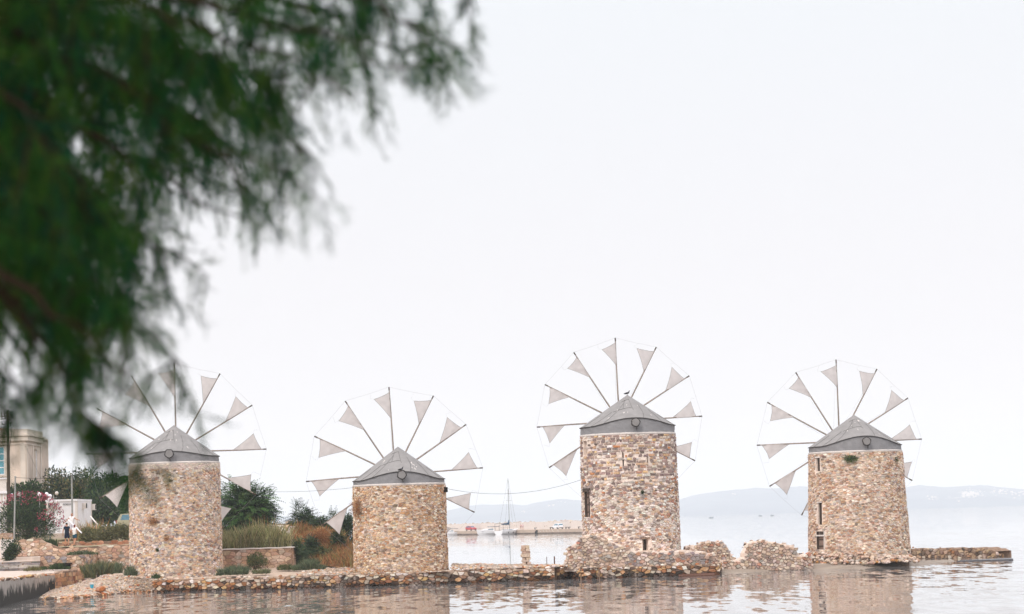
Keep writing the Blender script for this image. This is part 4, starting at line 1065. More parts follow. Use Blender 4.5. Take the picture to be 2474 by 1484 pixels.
# tall grass above the retaining wall
pts = [PX(x_, y_, 2.45) for x_ in np.linspace(528, 690, 44) for y_ in (162.9, 163.5, 164.3, 165.1)]
mb = MB(); grass(mb, pts[:150], 5600, 1.2, TALL, rnd, .7, .017, .3); grass(mb, pts[::3], 900, 1.5, TALL, rnd, .7, .015, .5); grass(mb, pts[110:], 2400, .85, TALL, rnd, .9, .017, .3); grass(mb, pts, 3000, .55, [lin('#5c5a3a'), lin('#6d6b45')], rnd, .6, .025, .2)
tag(mb.build('tall_grass', M['leaf'], kind='stuff'), 'tall pale green grass leaning along the top of the retaining wall', 'grass', kind='stuff')
mb = MB(); grass(mb, [PX(x_, 166, 2.6) for x_ in (612, 622, 634, 646)], 60, 1.6, DRY + TALL, rnd, .3, .02, .3); tag(mb.build('dry_weed', M['leaf'], kind='stuff'), 'tall dry weed stalks behind the pale grass', 'weeds', kind='stuff')
# low plants
def bush(px, Y, z, r, n, L, W, cols, label, cat='bush', group=None, name='bush', up_=.3, st=True):
    c_ = PX(px, Y, z + r[2] * .75)
    return plant(name, Vector((c_.x, c_.y, z)), label, cat, bushf(c_, r, n, L, W, cols, up_), group, stem=stemfn((c_.x, c_.y, z), r[0], r[2] * 1.3, 7, rnd, .025) if st else None)
bush(616, 158.5, 1.2, (.88, .7, .62), 2600, .12, .05, GREEN + OLIVE, 'round dark green bush growing against the tan retaining wall', up_=.6)
def clump(pxs, Y, z, n, h, cols, label, lean=.6, wd=.012, rad=.3, name='grass_clump', cat='grass clump'):
    a, b_ = PX(pxs[0], Y, z), PX(pxs[1], Y, z); w_ = (b_.x - a.x) / 2; m0 = (a + b_) / 2; mb = MB(); sd = rnd.uniform(0, 50)
    for _ in range(26):
        q = rnd.uniform(-1, 1); p_ = Vector((m0.x + q * w_, Y + rnd.uniform(-.7, .7), z)); hh = h * (1.1 - .5 * q * q) * (.7 + .9 * abs(noise.noise(Vector((p_.x * 1.7, p_.y, sd)))))
        grass(mb, [p_], int(n / 24), hh * 1.0, cols, rnd, lean * 1.1, wd, .12)
        crown(mb, p_ + Vector((0, 0, hh * .35)), (.28, .28, hh * .45), int(n / 40), .10, .035, cols, rnd, 4, .5, None, False)
    t = thing(name, (m0.x, m0.y, z), label, cat); mb.build('blades', M['leaf'], t)
    return t
clump((528, 598), 152.6, .95, 2600, .45, BLUEG, 'grey green low plants spilling over the quay edge beside the leftmost windmill', .8)
clump((612, 650), 153.5, .95, 900, .35, BLUEG + OLIVE, 'small tuft of low plants on the quay right of the round bush', .8)
clump((712, 780), 158, 1.0, 2600, .55, BLUEG, 'blue green carpet of low plants below the dry orange slope', .8)
clump((672, 704), 158.5, 1.05, 700, .35, GREEN + OLIVE, 'low green weeds at the foot of the retaining wall corner', .8)
clump((208, 262), 163, .85, 2400, 1.0, BLUEG + OLIVE, 'large grassy tuft growing on the shingle beside the block wall', .6)
clump((266, 296), 166, 1.05, 900, .7, BLUEG, 'middle grassy tuft at the foot of the tall terrace wall', .6)
clump((306, 340), 155, 1.0, 900, .7, BLUEG, 'grassy tuft touching the foot of the leftmost windmill', .6)
clump((372, 382), 151.2, .9, 250, .3, GREEN, 'tiny green weed at the front foot of the leftmost windmill', .7)
clump((100, 165), 166, 1.45, 900, .35, GREEN, 'green weeds along the foot of the terrace wall by the drain', .9)
clump((60, 100), 164, 1.42, 350, .28, OLIVE, 'sparse yellowish weeds before the slate ledge', .9)
clump((160, 232), 170, 2.34, 800, .3, GREEN + BLUEG, 'strip of weeds on the terrace below the walking couple', .9)
clump((850, 862), 160, 1.0, 300, 1.3, TALL + DRY, 'pale dry stalks leaning on the left foot of the ochre windmill', .5)
bush(26, 169.3, 2.15, (.72, .6, .85), 2200, .16, .07, DGREEN + GREEN, 'dark green leafy bush below the whitewashed wall end', up_=.3)
# hillock with dry grass and green bushes
TO = [PX(716, 165.6, 1.25), PX(760, 163.4, 1.2), PX(825, 161.5, 1.05), PX(866, 160.6, .9)]
CR = [PX(712, 171.5, ZY(712, 1276, 171.5)), PX(733, 171.5, ZY(733, 1272, 171.5)), PX(801, 169, ZY(801, 1287, 169)), PX(828, 167, ZY(828, 1311, 167)), PX(868, 164, ZY(862, 1350, 164))]
earth = mat('dry_earth', lin('#8a6143'), col2=lin('#b08761'), scale=2, bump=.05)
sheet('hillock', TO, CR, 24, 10, earth, .12, 8)
sheet('hillock_back', CR, [p + Vector((0, 7, -3.5)) for p in CR], 24, 4, earth, .12, 9)
mb = MB(); pts = []
for i in range(420):
    t = rnd.random(); v = rnd.random() ** .8; j0 = min(2, int(t * 3)); a = TO[j0].lerp(TO[j0 + 1], t * 3 - j0); j1 = min(3, int(t * 4)); b = CR[j1].lerp(CR[j1 + 1], t * 4 - j1)
    pts.append(a.lerp(b, v))
grass(mb, [p_ for p_ in pts if noise.noise(p_ * .7) > -.25], 7000, .5, DRY + [lin('#7d5a3c'), lin('#8c8455'), lin('#8c8455')], rnd, 1.2, .018, .35); tag(mb.build('dry_grass', M['leaf'], kind='stuff'), 'dry orange brown grass covering the slope beside the ochre windmill', 'grass', kind='stuff')
ds = PX(778, 166.5, ZY(778, 1306, 166.5))
plant('dry_shrub', Vector((ds.x, ds.y, ds.z - .9)), 'rounded orange brown withered shrub on the slope left of the ochre windmill', 'shrub', lambda mb: crown(mb, ds, (1.35, .8, .85), 5200, .17, .03, DRY + [lin('#a0683c'), lin('#8a5a38')], rnd, 16, .8),
      stem=stemfn((ds.x, ds.y, ds.z - 1.0), 1.0, 1.3, 8, rnd, .02))
def fbush(px, Y, z, r, n, L, label, cols=GREEN + DGREEN, name='leafy_bush', cat='bush', extra=900):
    c_ = PX(px, Y, z); l_ = lumps(c_, r, 12, rnd)
    return plant(name, Vector((c_.x, c_.y, z - r[2])), label, cat, lambda mb: (fronds(mb, c_, r, n, L, cols, rnd, 12, .6, .06, l_), crown(mb, c_, r, extra, .2, .08, cols, rnd, 12, 0, l_)),
                 stem=stemfn((c_.x, c_.y, z - r[2] - .2), r[0], r[2] * 1.6, 6, rnd, .03))
fbush(724, 163.6, ZY(724, 1331, 163.6), (.6, .5, .85), 230, .6, 'bright green leafy bush at the right end of the retaining wall', GREEN, extra=500)
fbush(748, 165.0, ZY(748, 1322, 165.0), (.7, .5, .65), 230, .55, 'green leafy bush in the middle of the dry orange slope', GREEN + DGREEN, extra=600)
fbush(700 + 82, 164.6, ZY(782, 1334, 164.6), (.6, .5, .5), 130, .5, 'low green bush at the foot of the dry orange slope', GREEN + OLIVE, extra=500)
fbush(812, 165.6, ZY(812, 1316, 165.6), (.7, .5, .75), 200, .6, 'green bush in the dry grass right of the slope crest', GREEN + DGREEN, extra=700)
fbush(722, 173, ZY(722, 1250, 173), (.95, .8, .95), 230, .8, 'thin spreading bush against the sky behind the white pillar', extra=260)
fbush(752, 172, ZY(752, 1268, 172), (1.15, .9, .95), 380, .7, 'dark bush on the crest of the dry slope', extra=900)
fbush(790, 171, ZY(790, 1272, 171), (1.3, .9, 1.15), 420, .7, 'broad dark bush crowning the dry slope nearer the ochre windmill', extra=1100)
fbush(842, 169, ZY(842, 1290, 169), (1.1, .9, 1.5), 460, .7, 'tall dark bush touching the left side of the ochre windmill', DGREEN + GREEN, extra=1300)
# plants rooted in the tower walls
def wallplant(fm, info, az, z, r, n, cols, label, L=.3, root_name='wall_plant'):
    W_, Rm_, = info[6], info[7]; p = Vector(fm(W_ / 2 + az * Rm_, z - info[4], .12))
    plant(root_name, p, label, 'wall plant', lambda mb: crown(mb, p, r, n, L, .022, cols, rnd, 9, -.1, None, False))
def z1(py): return ZY(424, py, 151.6)
def z2(py): return ZY(966, py, 150.1)
wallplant(fm2, i2, -.98, z2(1227), (.3, .2, .62), 520, DRY + [lin('#7a5136')], 'brown withered plant hanging high on the left side of the ochre windmill', .42)
wallplant(fm1, i1, -.36, z1(1256), (.42, .16, .2), 420, DRY + [lin('#6d4c34')], 'brown withered plant midway up the leftmost windmill', .2)
wallplant(fm1, i1, -.06, z1(1299), (.2, .14, .16), 160, DRY + [lin('#6d4c34')], 'small rusty plant low on the leftmost windmill', .14)
wallplant(fm1, i1, -.26, z1(1326), (.12, .1, .13), 130, GREEN, 'tiny green plant near the foot of the leftmost windmill', .1)
wallplant(fm4, i4, -.22, ZY(2048, 1107, 156.6), (.55, .16, .2), 700, GREEN + [lin('#6f8a3e')], 'green weed hanging just under the roof of the rightmost windmill', .2)
wallplant(fm4, i4, .86, ZY(2150, 1110, 157.6), (.12, .1, .2), 130, GREEN, 'small green weed high on the right side of the rightmost windmill', .12)
wallplant(fm3, i3, .2, z3(1190), (.1, .1, .18), 160, DGREEN, 'small dark green fern midway up the tallest windmill', .12)
# shrubs and trees behind the terraces
for px, Y, z, r, lb in ((215, 181, 3.0, (1.0, 1.0, .75), 'olive green shrub behind the walking woman, leftmost of a low hedge'), (258, 180, 3.0, (1.25, 1.0, .85), 'wide olive green shrub in the middle of the low hedge'), (302, 180, 3.0, (1.1, 1.0, .9), 'olive green shrub touching the left side of the leftmost windmill')):
    bush(px, Y, z, r, 3600, .16, .055, OLIVE + [lin('#4f5636', .8)], lb, group='hedge of olive shrubs')
mb = MB(); grass(mb, [PX(x_, 184, 3.3) for x_ in np.linspace(196, 236, 12)], 420, 1.2, TALL + DRY, rnd, .6, .02, .9); tag(mb.build('reeds', M['leaf'], kind='stuff'), 'straw coloured reeds in front of the white cabin', 'reeds', kind='stuff')
c = PX(66, 184, 4.75); r = (2.75, 1.8, 2.3); lpo = [(Vector(c), .75)] + lumps(c, r, 22, rnd)
ol = thing('oleander', Vector((c.x, c.y, 2.9)), 'big oleander bush covered in pink and red flowers', 'flowering bush')
mb = MB(); crown(mb, c, r, 9000, .26, .05, GREEN + DGREEN, rnd, 20, .6, lpo); mb.build('foliage', M['leaf'], ol)
s_ = MB(); stemfn((c.x, c.y, 2.9), 2.0, 3.2, 12, rnd, .04)(s_); s_.build('stem', M['bark'], ol)
mb = MB(); PINK = [lin('#98304a'), lin('#a84c60'), lin('#7c2034'), lin('#b8727c'), lin('#94283c')]
n = 0
while n < 420:
    v = rv(rnd)
    if v.y > .35 or v.z < -.35 + .0 * v.x: continue
    if not (v.z > .62 or v.x > .35): continue
    k = rnd.uniform(.92, 1.08); p = Vector(c) + Vector((v.x * r[0], v.y * r[1], v.z * r[2])) * k
    if noise.noise(p * 1.6) < .02: continue
    for _ in range(2): leaf_quad(mb, p + rv(rnd) * .06, rv(rnd), .12, .10, jit(rnd.choice(PINK), .15), rnd)
    n += 1
mb.build('flowers', M['leaf'], ol)
def tree(px, Y, zg, ztop, rx, n, cols, label, trunk=.15, L=.3):
    rz = (ztop - zg) * .42; c_ = PX(px, Y, ztop - rz); l_ = [(Vector(c_), .7)] + lumps(c_, (rx, rx, rz), 16, rnd)
    t = thing('tree', Vector((c_.x, c_.y, zg)), label, 'tree', 'trees behind the cabin')
    mb = MB(); crown(mb, c_, (rx, rx, rz), n, L, L * .45, cols, rnd, 16, .2, l_); mb.build('crown', M['leaf'], t)
    s = MB(); s.tube([(c_.x, c_.y, zg - .3), (c_.x + .1, c_.y, zg + rz), (c_.x, c_.y, c_.z)], [trunk, trunk * .8, trunk * .4], 8)
    for k in range(5): s.tube([(c_.x, c_.y, zg + rz * (.7 + .1 * k)), (c_.x + rx * .5 * math.cos(k * 1.3), c_.y + rx * .5 * math.sin(k * 1.3), c_.z + .1 * k)], [trunk * .5, trunk * .2], 6)
    s.build('trunk', M['bark'], t)
for px, Y, pyt, rx, cols, lb in (
    (64, 212, 1158, 1.9, DGREEN + GREEN, 'small round tree in front of the cream building'),
    (142, 236, 1133, 2.1, DGREEN + OLIVE, 'tree standing right beside the cream building'),
    (178, 240, 1136, 2.3, DGREEN, 'dark tree directly behind the white cabin'),
    (218, 238, 1140, 2.4, DGREEN + OLIVE, 'dark tree behind the right end of the white cabin'),
    (262, 236, 1146, 2.6, GREEN + DGREEN, 'bushy tree behind the beige car'),
    (304, 242, 1150, 2.4, DGREEN + GREEN, 'tree half hidden behind the left edge of the leftmost windmill'),
    (240, 222, 1188, 2.3, GREEN + DGREEN, 'low tree with pale flowers between the cabin and the beige car'),
    (-6, 214, 1140, 1.8, DGREEN + OLIVE, 'tree at the left edge in front of the blue window'),):
    tree(px, Y, 3.9, ZY(px, pyt, Y), rx, 5200, cols, lb, L=.32)
mb = MB(); grass(mb, [PX(x_, 176.6, 2.9) for x_ in np.linspace(105, 130, 8)], 700, .5, GREEN, rnd, .7, .03, .3)
tag(mb.build('weeds', M['leaf'], kind='stuff'), 'green weeds under the oleander beside the parapet', 'weeds', kind='stuff')

# ================================================================== THE NEAR TREE (out of focus)
def near_tree():
    rd = random.Random(77)
    base = Vector((-3.6, 7.2, 2.2)); root = thing('tamarisk_tree', base, 'dark feathery tree hanging over the camera from the upper left, out of focus', 'tree')
    tr = MB(); crotch = Vector((-3.2, 7.0, 4.9)); tr.tube([base - Vector((0, 0, .3)), base + Vector((.15, 0, 1.2)), crotch, crotch + Vector((.1, -.3, 1.2))], [.2, .17, .13, .06], 10); tr.build('trunk', M['bark'], root)
    LM = [  # pixel route and distance of each limb, density and length of its sprays
        ([(-420, -420, 6.8), (100, -160, 6.4), (560, -70, 6.0), (820, -10, 5.8), (980, 60, 5.6)], .6, 1.0),
        ([(-420, -460, 7.2), (300, -260, 6.6), (800, -140, 6.3), (1090, -70, 6.0), (1180, -20, 6.0)], .55, .6),
        ([(-420, -300, 6.0), (200, -60, 5.6), (480, 60, 5.2), (700, 130, 5.0), (850, 240, 5.0)], .7, 1.0),
        ([(-420, -250, 7.4), (120, 40, 7.0), (430, 160, 6.6), (620, 260, 6.4), (740, 370, 6.2)], .6, 1.0),
        ([(-420, -150, 5.4), (60, 90, 5.2), (330, 230, 5.0), (500, 350, 4.9), (590, 470, 4.8)], .6, 1.0),
        ([(-420, -60, 6.6), (0, 190, 6.4), (260, 340, 6.2), (440, 460, 6.0), (600, 530, 5.8)], .5, 1.0),
        ([(-400, 40, 7.4), (-40, 280, 7.2), (180, 430, 7.0), (320, 560, 6.8), (410, 650, 6.6)], .75, 1.0),
        ([(-400, 120, 5.6), (-60, 380, 5.4), (120, 540, 5.2), (230, 680, 5.0), (315, 765, 4.9)], .85, 1.0),
        ([(-400, 240, 6.6), (-80, 480, 6.4), (80, 640, 6.2), (170, 760, 6.0), (265, 850, 5.9)], .6, 1.0),
        ([(-400, 340, 5.8), (-120, 560, 5.6), (20, 700, 5.5), (80, 830, 5.4), (130, 950, 5.3)], .45, .9),
        ([(-400, 440, 6.8), (-150, 650, 6.6), (-30, 800, 6.4), (20, 890, 6.3), (50, 980, 6.2)], .35, .8),
        ([(-420, -350, 5.2), (0, -120, 5.0), (250, -20, 4.9), (420, 60, 4.8), (560, 180, 4.8)], .9, 1.0),
        ([(-420, -200, 8.0), (0, 60, 7.8), (220, 180, 7.6), (380, 300, 7.4), (480, 440, 7.2)], 1.1, 1.0),
        ([(-400, 0, 8.2), (-100, 200, 8.0), (80, 340, 7.8), (200, 480, 7.6), (270, 620, 7.4)], 1.7, 1.0),
        ([(-400, -100, 5.0), (-100, 120, 4.9), (60, 260, 4.8), (160, 400, 4.7), (220, 540, 4.7)], 1.4, 1.0),
        ([(-400, 160, 8.0), (-120, 320, 7.9), (0, 480, 7.8), (80, 600, 7.7), (130, 720, 7.6)], 2.0, 1.0),
        ([(-400, 380, 5.0), (-60, 600, 4.9), (120, 760, 4.8), (240, 850, 4.8), (320, 900, 4.8)], .24, .7),
        ([(-400, 300, 7.6), (-40, 520, 7.4), (150, 680, 7.2), (270, 770, 7.0), (365, 830, 7.0)], .5, .9),
        ([(-400, 420, 6.0), (-100, 640, 5.9), (60, 800, 5.8), (160, 900, 5.7), (225, 980, 5.7)], .22, .7),
        ([(-420, -260, 5.0), (260, -40, 4.9), (600, 40, 4.9), (860, 100, 4.9), (980, 210, 4.9)], .35, .8),
        ([(-420, -380, 6.8), (350, -150, 6.6), (650, -30, 6.5), (800, 60, 6.4), (890, 180, 6.4)], .7, 1.0),
        ([(-420, -120, 7.0), (150, 130, 6.8), (430, 270, 6.7), (600, 380, 6.6), (690, 500, 6.6)], .5, .9),
        ([(-420, -300, 7.6), (0, -80, 7.5), (260, 60, 7.4), (480, 140, 7.3), (640, 200, 7.3)], 1.0, 1.0),
        ([(-420, 60, 6.2), (-120, 260, 6.1), (60, 420, 6.0), (180, 560, 5.9), (240, 700, 5.9)], 1.6, 1.0),
        ([(-400, 350, 5.2), (0, 700, 5.0), (170, 930, 5.0), (250, 1090, 5.0), (282, 1175, 5.0)], .16, .5, .8),
        ([(-400, 480, 5.6), (-180, 700, 5.5), (-60, 860, 5.4), (0, 980, 5.4), (40, 1060, 5.4)], .3, .8),
        ([(-400, 430, 7.0), (-100, 680, 6.9), (60, 860, 6.8), (140, 980, 6.7), (190, 1060, 6.7)], .14, .8),
        ([(-400, 400, 5.4), (-60, 640, 5.3), (140, 800, 5.3), (250, 900, 5.2), (310, 940, 5.2)], .16, .7),
        ([(-400, 260, 6.4), (0, 520, 6.3), (220, 700, 6.2), (350, 800, 6.2), (450, 890, 6.1)], .3, .8),
        ([(-420, -280, 8.2), (0, -60, 8.1), (240, 40, 8.0), (460, 130, 8.0), (650, 210, 7.9)], 1.3, 1.0, .3),
        ([(-420, -160, 7.8), (0, 60, 7.8), (160, 150, 7.7), (330, 250, 7.7), (520, 330, 7.6)], 1.4, 1.0, .3),
        ([(-420, -60, 8.4), (-40, 140, 8.3), (140, 260, 8.3), (290, 370, 8.2), (420, 470, 8.2)], 1.5, 1.0, .3),
        ([(-420, 60, 8.0), (-80, 250, 8.0), (80, 380, 7.9), (220, 500, 7.9), (330, 610, 7.8)], 1.5, 1.0, .3),
        ([(-420, 180, 8.4), (-80, 380, 8.3), (60, 510, 8.3), (180, 640, 8.2), (280, 750, 8.2)], 1.3, 1.0, .3),
        ([(-420, 300, 7.8), (-100, 500, 7.8), (20, 640, 7.7), (120, 760, 7.7), (200, 860, 7.6)], 1.0, .9, .3),
        ([(-420, -400, 7.8), (60, -180, 7.8), (330, -70, 7.7), (560, 0, 7.7), (740, 80, 7.6)], 1.1, 1.0, .3),
        ([(-420, -400, 5.6), (400, -150, 5.4), (800, -40, 5.3), (940, 30, 5.2), (1040, 110, 5.2)], .22, .7),
        ([(-420, -340, 7.4), (400, -90, 7.2), (760, 20, 7.0), (930, 110, 6.9), (1060, 160, 6.8)], .35, .9),
        ([(-420, -520, 6.0), (100, -420, 5.8), (500, -330, 5.6), (760, -260, 5.5), (900, -220, 5.4)], 1.0, 1.0),
    ]
    tw = MB(); fol = MB(); V_ = []; Fc = []; Cc = []
    cols = [lin('#2a5426', .65), lin('#386228', .65), lin('#21462a', .6), lin('#4a6628', .65), lin('#1c4a38', .65)]
    def strip(p, d, L, W, c):
        s = d.cross(rv(rd)); 
        if s.length < .05: return
        s = s.normalized() * W * .5; b = len(V_)
        for q in (p - s, p + s, p + d * L + s * .3, p + d * L - s * .3): V_.append(tuple(q))
        Fc.append((b, b + 1, b + 2, b + 3)); Cc.extend([c] * 4)
    for route, dens, ln, *st in LM:
        st = st[0] if st else .05
        pts = [P(*q) for q in route]; bm = MB(); j = rd.uniform(-.05, .05)
        pts = [crotch] + pts
        ctrl = [pts[0]]
        for a, b in zip(pts, pts[1:]):
            for k in (1 / 3, 2 / 3, 1): ctrl.append(a.lerp(b, k) + rv(rd) * (.02 if k < 1 else 0))
        n_ = len(ctrl); bm.tube(ctrl, [max(.003, .024 * (1 - i / n_) ** 1.5) for i in range(n_)], 5, cap=False); bm.build('branch', M['twig'], root)
        # sprays: thin hanging twigs with scale-like leaves
        seg = ctrl[3:]; L = [0]
        for a, b in zip(seg, seg[1:]): L.append(L[-1] + (b - a).length)
        def spray(p, t, k, l):
            d = (t * .8 + rv(rd) * .7 + Vector((0, 0, -.5))).normalized(); N = 7; base_c = rd.choice(cols); q = p.copy()
            for _m in range(N):
                q2 = q + d * l / N
                strip(q, d, l / N * 1.1, .002, base_c)
                for _k in range(3):
                    dd = (d + rv(rd) * .75).normalized(); strip(q.lerp(q2, rd.random()), dd, rd.uniform(.015, .042), rd.uniform(.0018, .0036), tuple(x * rd.uniform(.7, 1.3) for x in base_c))
                q = q2; d = (d + Vector((0, 0, -.13)) + rv(rd) * .1).normalized()
        def at(s):
            for i in range(len(seg) - 1):
                if s <= L[i + 1]: break
            return seg[i].lerp(seg[i + 1], (s - L[i]) / max(1e-6, L[i + 1] - L[i])), (seg[i + 1] - seg[i]).normalized()
        for _ in range(int(L[-1] * 26 * dens)):
            s = L[-1] * (st + .05 + (.95 - st) * rd.random() ** 1.3); p, t = at(s); spray(p, t, s / L[-1], rd.uniform(.07, .2) * ln)
        for _ in range(int(L[-1] * 29 * dens)):      # side branchlets carrying most of the sprays
            s = L[-1] * (st + (1 - st) * rd.random() ** 1.75); p, t = at(s); k = s / L[-1]
            d = (t * .8 + rv(rd) * 1.25 + Vector((0, 0, -.35))).normalized(); l = rd.uniform(.09, .38) * (1.15 - .4 * k) * ln; q = p.copy(); path = [q]
            for m_ in range(4):
                q2 = q + d * l / 4
                for _k in range(3): spray(q.lerp(q2, rd.random()), (d + rv(rd) * .9).normalized(), k, rd.uniform(.05, .16) * ln)
                q = q2; path.append(q); d = (d + Vector((0, 0, -.16)) + rv(rd) * .12).normalized()
            tw.tube(path, [.004, .0032, .0025, .002, .001], 4, cap=False)
    fol.v = V_; fol.f = Fc; fol.c = Cc
    fol.build('foliage', M['needle'], root, kind='stuff'); tw.build('twigs', M['twig'], root, kind='stuff')
near_tree()
# ================================================================== BUILDINGS AT THE LEFT
def quadface(mb, a, b, z0, z1, u0, u1, v0, v1, d0, d1, col=None):
    """a box standing on the vertical face a-b: u along (metres), v height, d proud"""
    a = Vector((a.x, a.y, 0)); b = Vector((b.x, b.y, 0)); t = (b - a).normalized(); n = Vector((t.y, -t.x, 0))
    p = [a + t * u + n * d + Vector((0, 0, z0 + v)) for d in (d0, d1) for u, v in ((u0, v0), (u1, v0), (u1, v1), (u0, v1))]
    mb.add(p, [(0, 1, 2, 3), (7, 6, 5, 4), (0, 4, 5, 1), (1, 5, 6, 2), (2, 6, 7, 3), (3, 7, 4, 0)], col)
plaster = mat('pink_plaster', lin('#cbb8aa'), var=.2, scale=.5, bump=.01, rough=.9)
plaster2 = mat('plaster_trim', lin('#d2c4b8'), var=.08, scale=1.5, rough=.9)
tile = mat('roof_tile', lin('#b4694a'), var=.2, scale=3)
def block(mb, pts, z0, z1, grow=0):
    c = sum((Vector(p[:2]) for p in pts), Vector((0, 0))) / len(pts)
    q = [Vector(p[:2]) + (Vector(p[:2]) - c).normalized() * grow for p in pts]; n = len(q)
    vs = [(p.x, p.y, z0) for p in q] + [(p.x, p.y, z1) for p in q]
    mb.add(vs, [tuple(reversed(range(n))), tuple(range(n, 2 * n))] + [(i, (i + 1) % n, (i + 1) % n + n, i + n) for i in range(n)])
ZG = 3.9
A_, B_, C_2, D_ = PX(-190, 233, 9), PX(64, 233, 9), PX(100, 241, 9), PX(-150, 243, 9)
zt = ZY(40, 1040, 233)
bl = thing('neoclassical_house', Vector((B_.x, B_.y, ZG)), 'two storey cream neoclassical building with cornice and blue paned window at the left edge', 'building')
mb = MB(); block(mb, (A_, B_, C_2, D_), ZG, zt - .02); mb.build('wall', plaster, bl)
mb = MB(); block(mb, (A_, B_, C_2, D_), zt - 1.0, zt - .55, .28); block(mb, (A_, B_, C_2, D_), zt - .54, zt - .40, .5); block(mb, (A_, B_, C_2, D_), zt - .39, zt + .12, .2); block(mb, (A_, B_, C_2, D_), zt - 1.35, zt - 1.25, .12)
mb.build('cornice', plaster2, bl)
mb = MB(); c = (A_ + B_ + C_2 + D_) / 4; e = [Vector(p[:2]).lerp(Vector(c[:2]), .12) for p in (A_, B_, C_2, D_)]
mb.add([(p.x, p.y, zt + .1) for p in e] + [(c.x - 4, c.y, zt + .75), (c.x - 1, c.y, zt + .75)], [(0, 1, 5, 4), (1, 2, 5), (2, 3, 4, 5), (3, 0, 4)]); mb.build('roof', tile, bl)
mb = MB(); LW = (B_ - A_).length
for u in (LW - .55, LW - 6.2): quadface(mb, A_, B_, 0, 0, u, u + .5, ZG, zt - 1.2, -.05, .08)
LS = (C_2 - B_).length
for u in (.05, 3.2, LS - .5): quadface(mb, B_, C_2, 0, 0, u, u + .45, ZG, zt - 1.2, -.05, .08)
mb.build('pilaster', plaster2, bl)
def window(par, a, b, u, w_, v0, v1, glassm, nx=1, ny=3, sur=.22, head=True):
    m0 = MB(); fr = MB()
    quadface(m0, a, b, 0, 0, u - sur, u, v0 - .1, v1 + sur, -.02, .07); quadface(m0, a, b, 0, 0, u + w_, u + w_ + sur, v0 - .1, v1 + sur, -.02, .07)
    quadface(m0, a, b, 0, 0, u - sur - .1, u + w_ + sur + .1, v1 + sur, v1 + sur + .14, -.02, .2); quadface(m0, a, b, 0, 0, u - sur - .1, u + w_ + sur + .1, v0 - .22, v0 - .1, -.02, .16)
    wd = m0.build('window', plaster2, par)
    g = MB(); quadface(g, a, b, 0, 0, u, u + w_, v0, v1, -.02, .02); g.build('pane', glassm, wd)
    for i in range(nx + 1): quadface(fr, a, b, 0, 0, u + w_ * i / nx - .05, u + w_ * i / nx + .05, v0, v1, .0, .06)
    for i in range(ny + 1): quadface(fr, a, b, 0, 0, u, u + w_, v0 + (v1 - v0) * i / ny - .04, v0 + (v1 - v0) * i / ny + .04, .0, .05)
    fr.build('frame', M['white'], wd)
blue = mat('blue_glass', lin('#5f9aa8'), var=.15, rough=.15, spec=.6)
u12 = LW - (PX(64, 233, 9) - PX(11.5, 233, 9)).length
window(bl, A_, B_, u12 - 1.25, 1.25, ZY(6, 1146, 233), ZY(6, 1080, 233), blue, 2, 4)
window(bl, A_, B_, u12 - 6.2, 1.25, ZY(6, 1146, 233), ZY(6, 1080, 233), blue, 2, 4)
bgl = mat('beige_shutter', lin('#b5a184'), var=.1)
window(bl, B_, C_2, 1.6, .8, 4.9, 7.3, bgl, 2, 3, .15); window(bl, B_, C_2, 4.6, .8, 4.9, 7.3, bgl, 2, 3, .15)
window(bl, B_, C_2, 4.6, .8, 9.6, 12.0, bgl, 2, 3, .15)
E1, E2, E3, E4 = PX(98, 241.2, 9), PX(116.5, 242, 9), PX(118, 250, 9), PX(90, 250, 9); ze = ZY(110, 1064, 242)
mb = MB(); block(mb, (E1, E2, E3, E4), ZG, ze); wg = mb.build('wing_wall', plaster, bl)
mb = MB(); block(mb, (E1, E2, E3, E4), ze, ze + .15, .15); block(mb, (E1, E2, E3, E4), 9.0, 9.15, .1); mb.build('cornice', plaster2, wg)
window(bl, E1, E2, .2, .45, 5.2, 7.0, bgl, 2, 3, .1)
# small white house
F1, F2, F3, F4 = PX(-60, 200, 7), PX(16, 200, 7), PX(10, 209, 7), PX(-60, 209, 7); zf = ZY(10, 1157, 200)
wh = thing('white_house', Vector((F2.x, F2.y, ZG)), 'low white flat roofed building cut by the left edge, in front of the cream one', 'building')
mb = MB(); block(mb, (F1, F2, F3, F4), 3.0, zf); mb.build('wall', M['cap'], wh)
z_ = ZY(8, 1190, 200); mb = MB(); block(mb, (F1, F2, F3, F4), z_ - .08, z_ + .12, .22); block(mb, (F1, F2, F3, F4), zf - .02, zf + .1, .12); mb.build('cornice', M['white'], wh)
mb = MB(); quadface(mb, F1, F2, 0, 0, 2.0, 2.12, 3.2, z_ - .1, -.02, .05); quadface(mb, F1, F2, 0, 0, (F2 - F1).length - .28, (F2 - F1).length - .2, 3.2, z_ - .1, -.02, .05); mb.build('pilaster', M['white'], wh)
# white site cabin
H1, H2, H3 = PX(112, 197, 5), PX(186, 197.4, 5), PX(221, 203.0, 5); H4 = H1 + (H3 - H2)
zc = ZY(160, 1211, 197)
cb = thing('site_cabin', Vector((H2.x, H2.y, 3.9)), 'white portable cabin with air conditioners behind the man in white', 'cabin')
mb = MB(); block(mb, (H1, H2, H3, H4), 3.9, zc); mb.build('wall', M['white'], cb)
mb = MB(); block(mb, (H1, H2, H3, H4), zc, zc + .16, .1); mb.build('roof', M['white'], cb)
for a, b in ((H1, H2), (H2, H3)):
    Lh = (b - a).length
    for u in (0, Lh - .14): mb = MB(); quadface(mb, a, b, 0, 0, u + .01, u + .13, 3.9, zc - .01, -.02, .05); mb.build('corner_post', M['cap'], cb)
    n_ = int(Lh / .6)
    for k in range(1, n_): mb = MB(); quadface(mb, a, b, 0, 0, k * Lh / n_ - .02, k * Lh / n_ + .02, 3.95, zc - .05, -.02, .025); mb.build('panel_rib', M['white'], cb)
